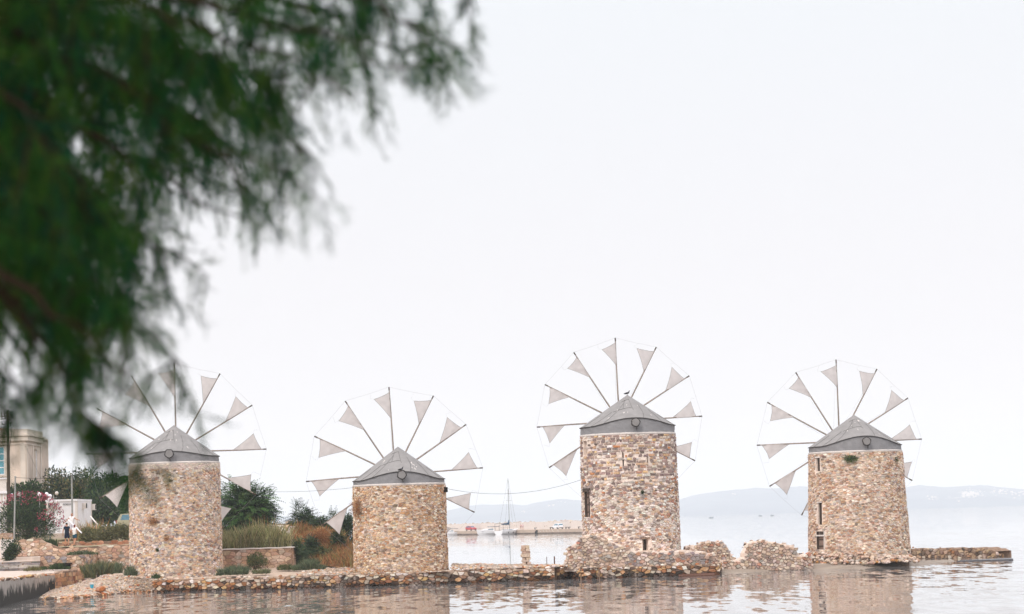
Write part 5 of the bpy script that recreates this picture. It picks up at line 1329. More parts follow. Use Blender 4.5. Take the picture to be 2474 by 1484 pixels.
def acunit(par, a, b, u, v, s=.55, h=.4, fan=True):
    m_ = MB(); quadface(m_, a, b, 0, 0, u, u + s, v, v + h, .02, .32); o = m_.build('air_conditioner', M['cap'], par)
    m_ = MB()
    for k in range(4): quadface(m_, a, b, 0, 0, u + .08 + k * (s - .16) / 4, u + .08 + (k + .6) * (s - .16) / 4, v + .05, v + h - .05, .322, .34)
    m_.build('grille', M['seam'], o)
acunit(cb, H2, H3, 1.9, zc - .62, .6, .48); acunit(cb, H2, H3, (H3 - H2).length - .1, zc - .72, .55, .5)
acunit(cb, H1, H2, .1, zc - .55, .8, .5)
tx = bpy.data.curves.new('lettering', 'FONT'); tx.body = 'ISOBOX'; tx.size = .19; tx.extrude = .01; tx.align_x = 'CENTER'
to = bpy.data.objects.new('lettering', tx); link(to); dg = bpy.context.evaluated_depsgraph_get(); me = bpy.data.meshes.new_from_object(to.evaluated_get(dg)); bpy.data.objects.remove(to)
lo = bpy.data.objects.new('lettering', me); link(lo); me.materials.clear(); me.materials.append(M['dark']); lo.parent = cb
pt = PX(162, 197.2, zc - .32); d_ = (H2 - H1); lo.rotation_euler = (R(90), 0, math.atan2(d_.y, d_.x)); lo.location = Vector((pt.x, H1.y + (pt.x - H1.x) / d_.x * d_.y - .06, zc - .30)) - cb.location
# utility pole
b0, t0 = PX(21.5, 190, 2.9), P(18, 991, 190)
up_ = thing('utility_pole', b0, 'tall wooden utility pole with crossarms at the left edge', 'pole')
m_ = MB(); m_.tube([b0, b0.lerp(t0, .5) + Vector((.03, 0, 0)), t0], [.17, .13, .10], 9); m_.build('pole', M['wood_dark'], up_)
for py, hw in ((999, .42), (1005, .45), (1011, .4), (1024, .38)):
    c = P(18.3, py, 189.85); m_ = MB(); m_.tube([c - Vector((hw + .1, -.05, .05)), c + Vector((hw, -.05, .03))], .03, 5); ca = m_.build('crossarm', M['rust'], up_)
    m_ = MB()
    for s in (-hw - .05, -hw * .5, hw * .5, hw * .9): m_.lathe((c.x + s, c.y, c.z + s * .06), [(.02, 0), (.05, .04), (.035, .08), (.05, .12), (.02, .16)], 7)
    m_.build('insulator', M['dark'], ca)
m_ = MB(); p = P(20, 1019, 189.8); m_.tube([p, P(27, 1030, 189.8), P(28.5, 1046, 189.8), P(24, 1075, 189.8), P(22, 1100, 189.8)], .022, 5); m_.build('cable_loop', M['dark'], up_)
for k, (py, py2) in enumerate(((1004, 1001), (1011, 1009), (1017, 1018), (1030, 1037))):
    m_ = MB(); a = P(17, py, 189.8); b = P(-120, py2, 176); m_.tube([a, a.lerp(b, .5) - Vector((0, 0, .3)), b], .012, 4)
    tag(m_.build('power_line', M['dark']), 'dark overhead wire running left from the utility pole, %s of four' % ('top one', 'second down', 'third down', 'lowest')[k], 'wire')
m_ = MB(); a = P(24, 1035, 189.8); b = P(60, 1075, 200); m_.tube([a, b, P(100, 1158, 212)], .008, 4); tag(m_.build('service_wire', M['dark']), 'thin wire sloping down right from the utility pole', 'wire')
# thin poles and the wire between them
def gpole(pt, pb, Y, r, label):
    a, b = P(*pt, Y), P(*pb, Y); t = thing('metal_pole', b, label, 'pole'); m_ = MB(); m_.tube([b, a], [r * 1.15, r], 9); m_.build('shaft', M['metal'], t)
    m_ = MB(); m_.lathe((a.x, a.y, a.z), [(r, 0), (r * 1.5, .02), (r * 1.5, .07), (r * .4, .1)], 9); m_.build('cap', M['metal'], t); return a
pa = gpole((37, 1153.5), (34, 1304), 173.8, .055, 'grey metal pole standing on the stone parapet in front of the oleander')
pb = gpole((173, 1149.6), (175.5, 1296), 187, .065, 'grey metal pole right behind the head of the man in white')
pc = Vector(fm1(i1[6] / 2 - 1.3 * i1[7], ZY(313, 1138, 153.5) - i1[4], .05))
def wire(pts, r, label, name='wire_line'):
    m_ = MB(); m_.tube(pts, r, 4, cap=False); tag(m_.build(name, M['dark']), label, 'wire')
def sag(a, b, s, n=12): return [a.lerp(b, i / n) - Vector((0, 0, 4 * s * (i / n) * (1 - i / n))) for i in range(n + 1)]
wire(sag(pa, pb, .12), .012, 'wire strung between the two grey metal poles')
wire(sag(pb, pc, .25), .012, 'wire from the right metal pole to the leftmost windmill')
m1r = Vector(fm1(i1[6] / 2 + 1.35 * i1[7], ZY(532, 1180, 153.5) - i1[4], .02)); m2l = Vector(fm2(i2[6] / 2 - 1.35 * i2[7], ZY(853, 1177, 152) - i2[4], .02))
m2r = Vector(fm2(i2[6] / 2 + 1.35 * i2[7], ZY(1081, 1178, 152) - i2[4], .02)); m3l = Vector(fm3(i3[6] / 2 - 1.4 * i3[7], ZY(1405, 1158, 156) - i3[4], .02))
wire(sag(m1r, m2l, .22), .008, 'sagging cable between the leftmost and the ochre windmill')
wire(sag(m2r, m3l, .62), .009, 'sagging cable between the ochre and the tallest windmill')
fl = thing('flood_light', m2r, 'small black flood light on the right side of the ochre windmill', 'lamp')
m_ = MB(); p = m2r + Vector((.12, -.05, -.1)); m_.box(p, (.2, .16, .32), .3); m_.build('lamp_housing', M['dark'], fl)
m_ = MB(); m_.tube([m2r - Vector((.1, 0, .5)), p], .025, 5); m_.build('bracket', M['rust'], fl)
# globe lamps
def globe(px, py, Y, label, dia=.34):
    c = P(px, py, Y); t = thing('globe_lamp', Vector((c.x, c.y, 3.2)), label, 'lamp', 'white globe lamps above the oleander')
    m_ = MB(); prof_ = [(max(.001, dia / 2 * math.sin(math.pi * k / 10)), -dia / 2 * math.cos(math.pi * k / 10)) for k in range(11)]; m_.lathe(c, prof_, 14); m_.build('globe', M['white'], t, smooth=True)
    m_ = MB(); m_.tube([(c.x, c.y, 3.2), (c.x, c.y, c.z - dia / 2 + .02)], .04, 7); m_.lathe((c.x, c.y, c.z - dia / 2 - .03), [(.07, 0), (.09, .05), (.05, .06)], 8); m_.build('post', M['metal'], t)
for px, py, lb in ((28.5, 1197, 'white globe lamp right beside the wooden utility pole'), (47.5, 1194, 'white globe lamp just right of the front metal pole'), (95.5, 1194, 'white globe lamp in front of the cream house corner'),
                   (112.5, 1194, 'white globe lamp third from right in the cluster above the flowers'), (120.5, 1198.5, 'white globe lamp second from right, slightly lower than its neighbour'), (119.0, 1206, 'lowest white globe lamp, directly under another globe')):
    globe(px, py, 201, lb)
c = P(137, 1191.5, 196); t = thing('bracket_lamp', Vector((c.x - .3, c.y, 3.9)), 'grey round lamp on a bracket post beside the cabin roof', 'lamp')
m_ = MB(); m_.lathe(c, [(max(.001, .15 * math.sin(math.pi * k / 8)), -.15 * math.cos(math.pi * k / 8)) for k in range(9)], 12); m_.build('globe', M['cap'], t, smooth=True)
m_ = MB(); q = P(129, 1211, 196); m_.tube([(q.x, q.y, 3.9), (q.x, q.y, ZY(129, 1195, 196))], .04, 7); z_ = ZY(133, 1203, 196); m_.tube([(q.x, q.y, z_), (c.x, c.y, z_), (c.x, c.y, c.z - .1)], .03, 6); m_.build('post', M['metal'], t)
# stair handrail and loose beam
m_ = MB(); a, b = P(165, 1256, 180), P(197, 1287.5, 176.5); m_.tube([a, b], .05, 6); tag(m_.build('handrail', M['white']), 'white sloping handrail in front of the man in white', 'rail')
m_ = MB(); a, b = P(219, 1248, 194), P(236, 1268, 190); m_.tube([a, b], .06, 6); tag(m_.build('wooden_prop', M['cap']), 'pale plank leaning from the corner of the white cabin', 'plank')

# ================================================================== CARS
def car(name, label, col, x, y, z, yaw, L=4.0, Wd=1.68, H=1.42, group=None, hatch=True):
    t = thing(name, Vector((0, 0, 0)), label, 'car', group); h = L / 2; w_ = Wd / 2
    xs = [-h, -h + .12, -h + .45, -.6, .3, .95, h - .35, h - .05, h]
    lo = [.42, .3, .25, .25, .25, .25, .27, .32, .42]; be = [.78, .86, .9, .92, .92, .90, .8, .72, .62]
    hw = [w_ * .82, w_ * .94, w_, w_, w_, w_, w_ * .97, w_ * .9, w_ * .78]
    mb = MB(); vs = []
    for i, X in enumerate(xs):
        for yy, zz in ((-hw[i] * .92, lo[i]), (-hw[i], (lo[i] + be[i]) / 2), (-hw[i] * .95, be[i]), (hw[i] * .95, be[i]), (hw[i], (lo[i] + be[i]) / 2), (hw[i] * .92, lo[i])): vs.append((X, yy, zz))
    n = 6; fs = [(i * n + k, i * n + (k + 1) % n, (i + 1) * n + (k + 1) % n, (i + 1) * n + k) for i in range(len(xs) - 1) for k in range(n)]
    fs += [tuple(range(n)), tuple(reversed([(len(xs) - 1) * n + k for k in range(n)]))]
    mb.add(vs, fs, col)
    rx = [(-h + .12, .86), (-h + .42, H - .05), (-.2, H), (.35, H - .04), (1.05, .9)] if hatch else [(-h + .6, .9), (-.95, H - .05), (-.2, H), (.3, H - .04), (1.05, .9)]
    vs = []
    for X, Z in rx:
        wi = w_ * .93 if Z < 1 else w_ * .76
        vs += [(X, -wi, Z), (X, wi, Z)]
    mb.add(vs, [(i * 2, i * 2 + 1, i * 2 + 3, i * 2 + 2) for i in range(4)] + [(0, 2, 4, 6, 8), (9, 7, 5, 3, 1)], col); mb.build('body', M['paint'], t)
    def win(name, q): m_ = MB(); m_.add(q, [tuple(range(len(q)))]); m_.build(name, M['glass'], t)
    e = .012
    for s in (-1, 1):
        win('side_window', [(rx[0][0] + .3, s * (w_ * .91 + e), .93), (rx[1][0] + .16, s * (w_ * .77 + e), H - .12), (-.35, s * (w_ * .77 + e), H - .1), (-.3, s * (w_ * .91 + e), .95)])
        win('side_window', [(-.22, s * (w_ * .91 + e), .95), (-.27, s * (w_ * .77 + e), H - .1), (.25, s * (w_ * .77 + e), H - .12), (.78, s * (w_ * .91 + e), .95)])
    def sl(a, b, f): return (a[0] + (b[0] - a[0]) * f, a[1] + (b[1] - a[1]) * f)
    for nm, a, b, sg in (('rear_window', rx[0], rx[1], -1), ('windscreen', rx[4], rx[3], 1)):
        p0, p1 = sl(a, b, .15), sl(a, b, .9); nrm = Vector((sg * .7, 0, .7)) * .014
        win(nm, [(p0[0] + nrm.x, -w_ * .8, p0[1] + nrm.z), (p0[0] + nrm.x, w_ * .8, p0[1] + nrm.z), (p1[0] + nrm.x, w_ * .68, p1[1] + nrm.z), (p1[0] + nrm.x, -w_ * .68, p1[1] + nrm.z)])
    for X in (-h + .72, h - .75):
        for s in (-1, 1):
            m_ = MB(); m_.tube([(X, s * (w_ - .2), .3), (X, s * (w_ + .01), .3)], .3, 14); wh_ = m_.build('wheel', M['rubber'], t)
            m_ = MB(); m_.tube([(X, s * (w_ - .1), .3), (X, s * (w_ + .025), .3)], .18, 10); m_.build('rim', M['metal'], wh_)
    for s in (-1, 1):
        m_ = MB(); m_.box((h - .08, s * w_ * .68, .62), (.1, .3, .13)); m_.build('headlight', M['white'], t)
        m_ = MB(); m_.box((-h + .07, s * w_ * .8, .8), (.1, .14, .26), 0, lin('#8a1c18')); m_.build('tail_light', M['paint'], t)
    m_ = MB(); m_.box((-h - .0, 0, .42), (.06, Wd * .8, .1)); m_.box((h - .0, 0, .42), (.06, Wd * .7, .1)); m_.build('bumper', M['rubber'], t)
    t.location = (x, y, z); t.rotation_euler = (0, 0, yaw); return t
q = PX(341, 206, ZY(300, 1284, 206)); car('parked_car', 'pale olive beige hatchback half hidden behind the leftmost windmill', lin('#a9a184', .8), q.x, q.y, 3.92, 0, 4.1, 1.7, 1.5)
m_ = MB(); m_.box((q.x, q.y, 3.7), (14, 5, .42)); tag(m_.build('car_park', M['path'], kind='structure'))

# ================================================================== PIER
PA_, PB_ = PX(960, 770, 0), PX(1450, 600, 0); off_ = Vector((2.5, 9, 0)); PZ = 1.16
slab('pier', [up(PA_, PZ), up(PB_, PZ), up(PB_ + off_, PZ), up(PA_ + off_, PZ)], -1, mat('pier_concrete', lin('#bfa896'), var=.12, scale=.4, stretch=(1, 1, 3)))
m_ = MB(); dd = (PB_ - PA_).normalized(); nn = Vector((dd.y, -dd.x, 0)) * .03
m_.add([up(PA_ + nn, -.2), up(PB_ + nn, -.2), up(PB_ + nn, .36), up(PA_ + nn, .36)], [(0, 1, 2, 3)]); tag(m_.build('tide_stain', mat('tide_stain', lin('#6d5c50'), var=.4, scale=.5), kind='structure'))
pw = thing('breakwater_wall', (PA_ + PB_) / 2 + off_, 'long pale concrete parapet along the far harbour pier', 'wall')
nseg = 26
for i in range(nseg):
    a, b = PA_.lerp(PB_, i / nseg) + off_, PA_.lerp(PB_, (i + .985) / nseg) + off_; zt = 3.15 + .03 * (i % 3)
    m_ = MB(); v = Vector((0, 1.2, 0)); m_.add([up(a, PZ), up(b, PZ), up(b, zt), up(a, zt), up(a + v, PZ), up(b + v, PZ), up(b + v, zt), up(a + v, zt)], [(0, 1, 2, 3), (5, 4, 7, 6), (3, 2, 6, 7), (0, 3, 7, 4), (1, 5, 6, 2)])
    m_.build('wall_panel', M['cap'] , pw)
rk = random.Random(8); m_ = MB()
for i in range(420):
    a = PA_.lerp(PB_, rk.random()) + off_ + Vector((0, rk.uniform(1.3, 5), 0)); blob(m_, (a.x, a.y, rk.uniform(1.8, 3.15)), rk.uniform(.3, .7), jit(lin('#b3a294')), rk, .8)
tag(m_.build('breakwater_rocks', M['stone'], kind='stuff'), 'heaped rocks behind the pier parapet', 'rocks')
def onpier(px, back=3.0):
    v = None
    for k in range(400):
        q = PA_.lerp(PB_, k / 399) + off_ * (back / 9); w_ = _CMI @ Vector((q.x, q.y, PZ))
        if CX + F * w_.x / -w_.z >= px: return up(q, PZ)
    return up(q, PZ)
q = onpier(1137, 5); car('parked_car', 'red hatchback parked on the far pier left of the white motorboat', lin('#b3202c'), q.x, q.y, PZ, R(-55), 3.8, 1.65, 1.42)
q = onpier(1346, 5); car('parked_car', 'white hatchback parked on the far pier, seen from behind', lin('#e6e6ea'), q.x, q.y, PZ, R(118), 3.9, 1.66, 1.45)
for i, px in enumerate((1292, 1328.6, 1366, 1373, 1397)):
    q = onpier(px, .8); t = thing('bollard', q, ('black mooring bollard nearest the walking pair on the pier', 'black mooring bollard left of the white car', 'black mooring bollard just right of the white car', 'second black mooring bollard right of the white car', 'black mooring bollard nearest the tallest windmill')[i], 'bollard', 'mooring bollards on the pier')
    m_ = MB(); m_.lathe(q, [(.14, 0), (.12, .1), (.11, .38), (.22, .44), (.2, .52)], 10); m_.box(q + Vector((.22, 0, .45)), (.5, .2, .16)); m_.build('bollard_post', M['rubber'], t)
q = onpier(1296, -.25); m_ = MB()
rr = [(q.x + .4 * math.cos(a), q.y - .1, .46 + .4 * math.sin(a)) for a in np.linspace(0, 6.283, 17)]; m_.tube(rr, .19, 8, cap=False); m_.tube([(q.x, q.y + .05, .46), (q.x, q.y - .02, .46)], .3, 12); tag(m_.build('tyre_fender', M['rubber']), 'big black tyre fender on the face of the pier', 'tyre')
for i, px in enumerate((1303.6, 1312, 1320, 1328, 1335, 1348)):
    q = onpier(px, -.12); m_ = MB(); m_.tube([(q.x - .22, q.y, .98), (q.x - .05, q.y - .1, .62), (q.x + .1, q.y - .1, .55), (q.x + .22, q.y, .95)], .055, 6)
    tag(m_.build('rope_loop', M['cap']), 'pale mooring rope loop on the pier face, %s from the black tyre' % ('first', 'second', 'third', 'fourth', 'fifth', 'sixth and most apart')[i], 'rope', 'rope loops on the pier face')

# ================================================================== BOATS
def hull(L, B, D, sheer=.25, col=(.8, .8, .8), bow=1.6):
    st = np.linspace(0, 1, 11); mb = MB(); vs = []
    for s in st:
        X = -L / 2 + L * s; hb = B / 2 * (min(1, .82 + .5 * s) if s < .45 else (1 - ((s - .45) / .55) ** 2.2)) + .02; top = D + sheer * s * s * 1.5; kl = -.25 + (.55 * ((s - .7) / .3) ** 2 if s > .7 else 0)
        ov = (s ** 6) * .35
        for yy, zz in ((-hb, top), (-hb * .9, top * .45), (-hb * .55, kl * .6), (0, kl), (hb * .55, kl * .6), (hb * .9, top * .45), (hb, top)): vs.append((X + ov * (zz / D), yy, zz))
    n = 7; fs = [(i * n + k, i * n + k + 1, (i + 1) * n + k + 1, (i + 1) * n + k) for i in range(10) for k in range(n - 1)]
    fs += [tuple(range(n))] + [(i * n, (i + 1) * n, (i + 1) * n + n - 1, i * n + n - 1) for i in range(10)]
    mb.add(vs, fs, col); return mb
WHT = lin('#ece9ea')
def motorboat(label, x, y, yaw, L=7.5, B=2.6, canopy=True, group=None, s=1.0):
    t = thing('motor_boat', (0, 0, 0), label, 'boat'); hull(L, B, 1.05 * s, .35, WHT).build('hull', M['paint'], t)
    m_ = MB(); m_.prism([(-L * .18, 1.0 * s), (-L * .12, 1.75 * s), (L * .08, 1.7 * s), (L * .30, 1.25 * s), (L * .40, 1.15 * s)], -B * .36, B * .36, None, WHT); m_.build('cabin', M['paint'], t)
    m_ = MB(); m_.prism([(-L * .13, 1.38 * s), (-L * .11, 1.62 * s), (L * .06, 1.58 * s), (L * .17, 1.36 * s)], -B * .365 - .01, B * .365 + .01); m_.build('cabin_window', M['glass'], t)
    if canopy:
        m_ = MB(); m_.prism([(-L * .42, 2.1 * s), (-L * .40, 2.3 * s), (-L * .05, 2.35 * s), (0, 2.15 * s)], -B * .38, B * .38); m_.build('canopy', M['canvas_band'], t)
        for X in (-L * .4, -L * .08):
            for sg in (-1, 1): m_ = MB(); m_.tube([(X, sg * B * .36, 1.0 * s), (X, sg * B * .36, 2.12 * s)], .025, 5); m_.build('canopy_pole', M['metal'], t)
    m_ = MB()
    for sg in (-1, 1): m_.tube([(L * .05, sg * B * .44, 1.5 * s), (L * .3, sg * B * .34, 1.75 * s), (L * .47, 0, 1.85 * s)], .02, 5)
    for sg in (-1, 1): m_.tube([(L * .3, sg * B * .34, 1.2 * s), (L * .3, sg * B * .34, 1.75 * s)], .02, 5)
    m_.build('rail', M['metal'], t)
    m_ = MB(); m_.box((-L / 2 - .15, 0, .55 * s), (.35, .3, .8)); m_.box((-L / 2 - .12, 0, 1.05 * s), (.5, .36, .35)); m_.build('outboard_motor', M['rubber'], t)
    for k in (-.2, .1): m_ = MB(); m_.lathe((L * k, -B * .5 - .08, .3), [(.02, 0), (.1, .08), (.1, .4), (.02, .48)], 8); m_.build('fender', M['rubber'], t)
    t.location = (x, y, 0); t.rotation_euler = (0, 0, yaw); return t
q = onpier(1180, -4.5); motorboat('white cabin motorboat with dark canopy moored at the far pier', q.x, q.y, R(215), 7.4, 2.7)
q = onpier(1088, -3); motorboat('small white open boat with canopy at the far pier, right beside the ochre windmill', q.x, q.y, R(200), 5.0, 2.0, s=.85)
t = thing('sail_boat', (0, 0, 0), 'white sailing yacht with bare mast and blue sail cover moored at the far pier', 'boat'); L, B = 10.0, 3.2
hull(L, B, 1.05, .35, WHT).build('hull', M['paint'], t)
m_ = MB(); m_.prism([(-1.6, 1.0), (-1.5, 1.5), (1.2, 1.45), (2.6, 1.2)], -.95, .95, None, WHT); m_.build('cabin', M['paint'], t)
m_ = MB(); m_.prism([(-1.2, 1.22), (-1.15, 1.38), (1.1, 1.34), (1.6, 1.22)], -.97, .97); m_.build('cabin_window', M['glass'], t)
m_ = MB(); m_.tube([(1.0, 0, 1.3), (.9, 0, 9), (.85, 0, 15.2)], [.10, .09, .06], 8); m_.build('mast', M['metal'], t)
m_ = MB(); m_.tube([(.9, 0, 2.6), (-3.4, 0, 2.7)], .07, 7); m_.build('boom', M['metal'], t)
m_ = MB(); m_.prism([(.85, 2.68), (.85, 4.0), (.2, 3.2), (-3.0, 2.95), (-3.2, 2.72)], -.12, .12, None, lin('#2a4a66')); m_.build('sail_cover', M['cloth'], t)
for pts in ([(.85, 0, 15.1), (5.0, 0, 1.5)], [(.85, 0, 15.1), (-4.9, 0, 1.2)], [(.85, 0, 13), (.8, 1.4, 1.1)], [(.85, 0, 13), (.8, -1.4, 1.1)]): m_ = MB(); m_.tube(pts, .03, 4); m_.build('stay', M['metal'], t)
m_ = MB()
for sg in (-1, 1): m_.tube([(-2.1, sg * 1.3, 1.1), (-2.6, sg * 1.25, 2.5), (-2.6, 0, 2.75)], .03, 5)
for sg in (-1, 1): m_.tube([(-4.6, sg * 1.3, 1.1), (-4.6, sg * 1.3, 3.0)], .04, 5)
m_.tube([(-4.6, -1.3, 2.9), (-4.6, 0, 3.05), (-4.6, 1.3, 2.9)], .05, 5); m_.build('hoop_frame', M['seam'], t)
m_ = MB(); m_.box((-.9 - .8, 0, 1.9), (1.3, 2.1, .06)); m_.build('spray_hood', M['canvas_band'], t)
m_ = MB(); m_.tube([(0, 0, 9.2), (.9, 0, 9.2)], .02, 4); m_.tube([(.9, -1.0, 9.2), (.9, 1.0, 9.2)], .03, 5); m_.build('spreader', M['metal'], t)
for X in (-2.5, 0): m_ = MB(); m_.lathe((X, -B / 2 - .12, .25), [(.02, 0), (.12, .08), (.12, .45), (.02, .55)], 8); m_.build('fender', M['rubber'], t)
q = onpier(1226, -5.0); t.location = (q.x, q.y, 0); t.rotation_euler = (0, R(.5), R(60)); ap = None
for px, py, Y, lb, sc2 in ((1717, 1245.5, 2300, 'tiny fishing boat with a standing figure on the far sea, left of the rightmost windmill', 1.0), (1836, 1241.5, 2500, 'tiny speedboat on the far sea, left one of two', .8), (1864, 1240.5, 2500, 'tiny speedboat on the far sea, right one of two', .8)):
    q = P(px, py, Y); t = thing('fishing_boat', (0, 0, 0), lb, 'boat'); hull(4.6 * sc2, 1.6, .7, .25, lin('#8b97a3')).build('hull', M['paint'], t)
    m_ = MB(); m_.box((-.6, 0, 1.0), (.9, .9, .7), 0, lin('#6f7a86')); m_.build('cabin', M['paint'], t)
    m_ = MB(); m_.tube([(.4, 0, .7), (.3, 0, 2.6)], .06, 5); m_.build('mast', M['metal'], t)
    t.location = (q.x, q.y, 0); t.rotation_euler = (0, 0, .3)

# ================================================================== PEOPLE
def skin_mesh(name, verts, edges, radii, m, parent, root=0, sub=1, ry=None):
    me = bpy.data.meshes.new(name); me.from_pydata([tuple(v) for v in verts], edges, []); o = bpy.data.objects.new(name, me); link(o); o.parent = parent
    md = o.modifiers.new('skin', 'SKIN'); md.use_smooth_shade = True
    if not me.skin_vertices: return o
    sv = me.skin_vertices[0].data
    for i, r_ in enumerate(radii): sv[i].radius = r_ if isinstance(r_, tuple) else (r_, r_); sv[i].use_root = (i == root)
    s_ = o.modifiers.new('smooth', 'SUBSURF'); s_.levels = sub; s_.render_levels = sub
    me.materials.append(m); return o
def person(label, loc, yaw, H, J, shirt, shorts, hair, sleeve=.5, leg=.55, long_hair=False, skirt=False, group=None, bald=False, shoes=None):
    """J: joints overriding the standing pose, facing -y"""
    d = dict(pel=(0, 0, .93), spine=(0, 0, 1.12), chest=(0, 0, 1.32), neck=(0, .01, 1.49), jaw=(0, -.02, 1.57), head=(0, 0, 1.66), crown=(0, .01, 1.73),
             sl=(.17, 0, 1.41), el=(.22, .03, 1.15), wl=(.23, -.05, .92), sr=(-.17, 0, 1.41), er=(-.22, .03, 1.15), wr=(-.23, -.05, .92),
             hl=(.09, 0, .88), kl=(.10, -.02, .49), al=(.10, .03, .08), hr=(-.09, 0, .88), kr=(-.10, -.02, .49), ar=(-.10, .03, .08))
    d.update(J); d = {k: Vector(v) for k, v in d.items()}; k = H / 1.78
    t = thing('person', (0, 0, 0), label, 'person', group)
    V_, E_, R_ = [], [], []
    def add(p, r_, par=None):
        V_.append(Vector(p)); R_.append(r_)
        if par is not None: E_.append((par, len(V_) - 1))
        return len(V_) - 1
    pe = add(d['pel'], (.145, .105)); sp_ = add(d['spine'], (.125, .095), pe); ch = add(d['chest'], (.155, .11), sp_); nk = add(d['neck'], .055, ch); jw = add(d['jaw'], (.062, .075), nk); hd = add(d['head'], (.078, .095), jw); add(d['crown'], (.06, .07), hd)
    add(d['jaw'] + Vector((0, -.095, .045)), .014, hd)
    for s in (-1, 1): add(d['head'] + Vector((s * .085, .01, -.02)), .016, hd)
    for s in ('l', 'r'):
        sg = 1 if s == 'l' else -1
        a = add(d['s' + s], .058, ch); e_ = add(d['e' + s], .042, a); w_ = add(d['w' + s], .027, e_); dr = (d['w' + s] - d['e' + s]).normalized(); pm = add(d['w' + s] + dr * .07, (.036, .02), w_)
        sd = dr.cross(Vector((0, 1, 0)));  sd = sd.normalized() if sd.length > .1 else Vector((1, 0, 0))
        for q, ln in ((-.025, .07), (-.008, .085), (.009, .08), (.025, .065)):
            f1 = add(d['w' + s] + dr * .10 + sd * q, .009, pm); f2 = add(V_[f1] + dr * ln * .5 + Vector((0, -.008, 0)), .008, f1); add(V_[f2] + dr * ln * .5 + Vector((0, -.02, 0)), .007, f2)
        th = add(d['w' + s] + dr * .05 + Vector((0, -.035, 0)), .011, w_); add(V_[th] + dr * .04 + Vector((0, -.02, 0)), .009, th)
        h_ = add(d['h' + s], .088, pe); kn = add(d['k' + s], .058, h_); cf = add(d['k' + s].lerp(d['a' + s], .3) + Vector((0, .012, 0)), .055, kn); an = add(d['a' + s], .036, cf); ft_ = add(d['a' + s] + Vector((0, -.10, -.045)), (.042, .03), an); add(d['a' + s] + Vector((0, -.19, -.055)), (.036, .02), ft_)
    skin_mesh('body', V_, E_, R_, M['skin'], t)
    def cloth(name, ch_, col, sub=1):
        vs, es, rs = [], [], []
        for i, (p, r_, par) in enumerate(ch_):
            vs.append(p); rs.append(r_)
            if par is not None: es.append((par, i))
        m_ = mat('cloth_' + name, col, var=.12, scale=8, rough=.9, spec=.1); return skin_mesh(name, vs, es, rs, m_, t, 0, sub)
    ct = [(d['chest'], (.195, .145), None), (d['spine'], (.175, .14), 0), (d['pel'] + Vector((0, 0, .05)), (.185, .145), 1), (d['neck'] - Vector((0, 0, .03)), .085, 0), (d['pel'] - Vector((0, 0, .07)), (.175, .14), 2)]
    for s in ('l', 'r'):
        ct.append((d['s' + s], .088, 0)); ct.append((d['s' + s].lerp(d['e' + s], sleeve), .074, len(ct) - 1))
    cloth('shirt', ct, shirt)
    if skirt:
        sk = [(d['pel'] + Vector((0, 0, .06)), (.155, .12), None), (d['pel'] - Vector((0, 0, .1)), (.185, .15), 0), ((d['kl'] + d['kr']) / 2 + Vector((0, 0, .22)), (.19, .15), 1)]
        cloth('shorts', sk, shorts)
    else:
        sk = [(d['pel'] + Vector((0, 0, .03)), (.18, .14), None), (d['pel'] + Vector((0, 0, .12)), (.15, .12), 0)]
        for s in ('l', 'r'):
            sk.append((d['h' + s], .118, 0)); sk.append((d['h' + s].lerp(d['k' + s], min(1, leg)), .112, len(sk) - 1))
            if leg > 1: sk.append((d['k' + s].lerp(d['a' + s], .85), .07, len(sk) - 1))
        cloth('trousers' if leg > 1 else 'shorts', sk, shorts)
    hh = [(d['crown'] + Vector((0, .005, .0)), (.078, .09), None), (d['head'] + Vector((0, .035, .01)), (.086, .085), 0), (d['head'] + Vector((0, .05, -.06)), (.07, .05), 1)]
    if long_hair: hh.append((d['neck'] + Vector((0, .05, .0)), (.06, .04), 2))
    if bald: hh = [(d['crown'] + Vector((0, .01, .005)), (.064, .07), None), (d['head'] + Vector((0, .04, .02)), (.083, .07), 0)]
    cloth('hair', hh, hair)
    for s in (-1, 1): m_ = MB(); m_.lathe(d['head'] + Vector((s * .03, -.086, -.005)), [(.004, -.008), (.010, 0), (.004, .008)], 6); m_.build('eye', M['dark'], t)
    m_ = MB(); m_.box(d['jaw'] + Vector((0, -.075, .0)), (.045, .012, .012), 0, lin('#8a4a42')); m_.build('mouth', M['paint'], t)
    for s in ('l', 'r'):
        m_ = MB(); a = d['a' + s]; m_.prism([(-.05, -.085), (-.05, -.045), (.05, -.045), (.05, -.085)], -.21, .06, Matrix.Translation(a), shoes or lin('#3a3030')); m_.build('shoe', M['cloth'], t)
    t.location = loc; t.rotation_euler = (0, 0, yaw); t.scale = (k, k, k); return t
q = PX(162, 175.5, 2.93); person('man in navy shirt and dark shorts walking away beside a woman in white', (q.x, q.y, 2.93), R(176), 1.74,
    dict(kl=(.12, -.06, .5), al=(.13, -.02, .09), kr=(-.13, -.02, .5), ar=(-.15, .12, .12), el=(.27, .05, 1.17), wl=(.30, -.02, .93), er=(-.26, .04, 1.16), wr=(-.28, -.08, .95)), lin('#1c2838'), lin('#18243a'), lin('#1d1613'), .6, .8)
q = PX(180.5, 175.3, 2.93); person('woman in white shirt and teal shorts with red hair, walking away', (q.x, q.y, 2.93), R(160), 1.60,
    dict(neck=(0, -.02, 1.48), jaw=(-.01, -.05, 1.56), head=(0, -.03, 1.65), crown=(0, -.02, 1.72), kl=(.11, -.12, .52), al=(.10, -.08, .12), kr=(-.10, .06, .5), ar=(-.10, .28, .14), el=(.24, .1, 1.18), wl=(.20, -.05, 1.0), er=(-.25, -.03, 1.17), wr=(-.22, -.2, 1.05)),
    lin('#e4dcd8'), lin('#1f4a5c'), lin('#6b2c1e'), .5, .7, True, False)
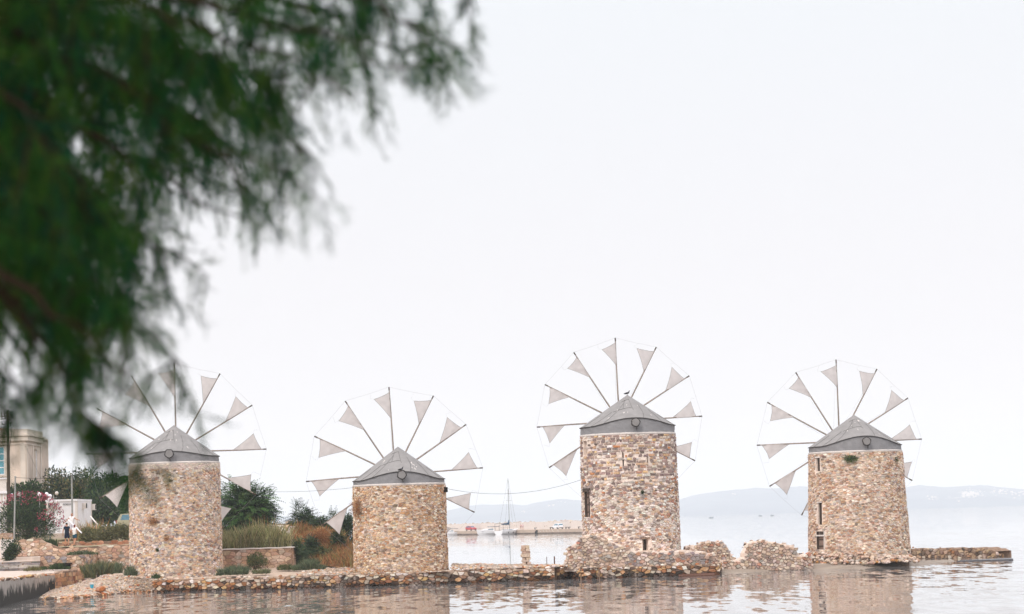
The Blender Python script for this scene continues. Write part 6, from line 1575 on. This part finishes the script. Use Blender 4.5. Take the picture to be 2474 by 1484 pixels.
q = PX(174.5, 184, 3.55); person('man all in white facing the camera on the path by the cabin', (q.x, q.y, 3.62), R(-12), 1.82,
    dict(el=(.36, -.05, 1.26), wl=(.52, -.1, 1.22), er=(-.36, -.08, 1.22), wr=(-.50, -.14, 1.08)), lin('#e8e2e2'), lin('#d8d2da'), lin('#5a4a42'), .3, 1.2, bald=True, shoes=lin('#d0c8c4'))
for px, lb, bk, cs in ((1257, 'bare legged person walking on the far pier, left of the pair', 4.2, ('#c9a8a4', '#7f6a78')), (1262.5, 'person in pale top walking on the far pier, right of the pair', 4.0, ('#d3bcc2', '#9a7f88'))):
    q = onpier(px, bk); person(lb, q, R(170 if px < 1260 else 185), 1.72, dict(kl=(.12, -.1, .5), al=(.12, -.05, .1), kr=(-.12, .05, .5), ar=(-.14, .2, .12)), lin(cs[0]), lin(cs[1]), lin('#3b2a26'), .45, .5)

# ================================================================== BIRDS
def bird(p, label, yaw, s=1.0):
    t = thing('pigeon', (0, 0, 0), label, 'bird')
    V_ = [(0, 0, .10), (0, -.07, .13), (0, -.10, .19), (0, -.115, .225), (0, -.15, .222), (0, .09, .085), (0, .19, .06)]
    skin_mesh('body', V_, [(0, 1), (1, 2), (2, 3), (3, 4), (0, 5), (5, 6)], [(.055, .055), .05, .028, .027, .006, (.045, .035), (.03, .012)], mat('feathers', lin('#4b4a4e'), var=.3, scale=30), t)
    for sg in (-1, 1):
        m_ = MB(); m_.add([(sg * .055, -.05, .13), (sg * .06, .05, .14), (sg * .03, .20, .08), (sg * .055, .04, .07)], [(0, 1, 2, 3)]); m_.build('wing', M['dark'], t)
        m_ = MB(); m_.tube([(sg * .02, 0, .06), (sg * .02, -.005, 0)], .006, 4); m_.tube([(sg * .02, .02, .003), (sg * .02, -.03, .003)], .005, 4); m_.build('leg', M['rust'], t)
    t.location = p; t.rotation_euler = (0, 0, yaw); t.scale = (s, s, s)
za2 = ZY(968, 1139, 150.0); bird((PX(968.5, 150.1, za2).x, 150.1, za2 + .0), 'pigeon perched above the axle end of the ochre windmill', R(60), 1.25)
p = PX(1515, Y3, ZY(1515, 954, Y3)); bird((p.x, p.y, p.z - .02), 'pigeon perched on the tip of the roof of the tallest windmill', R(80), 1.25)
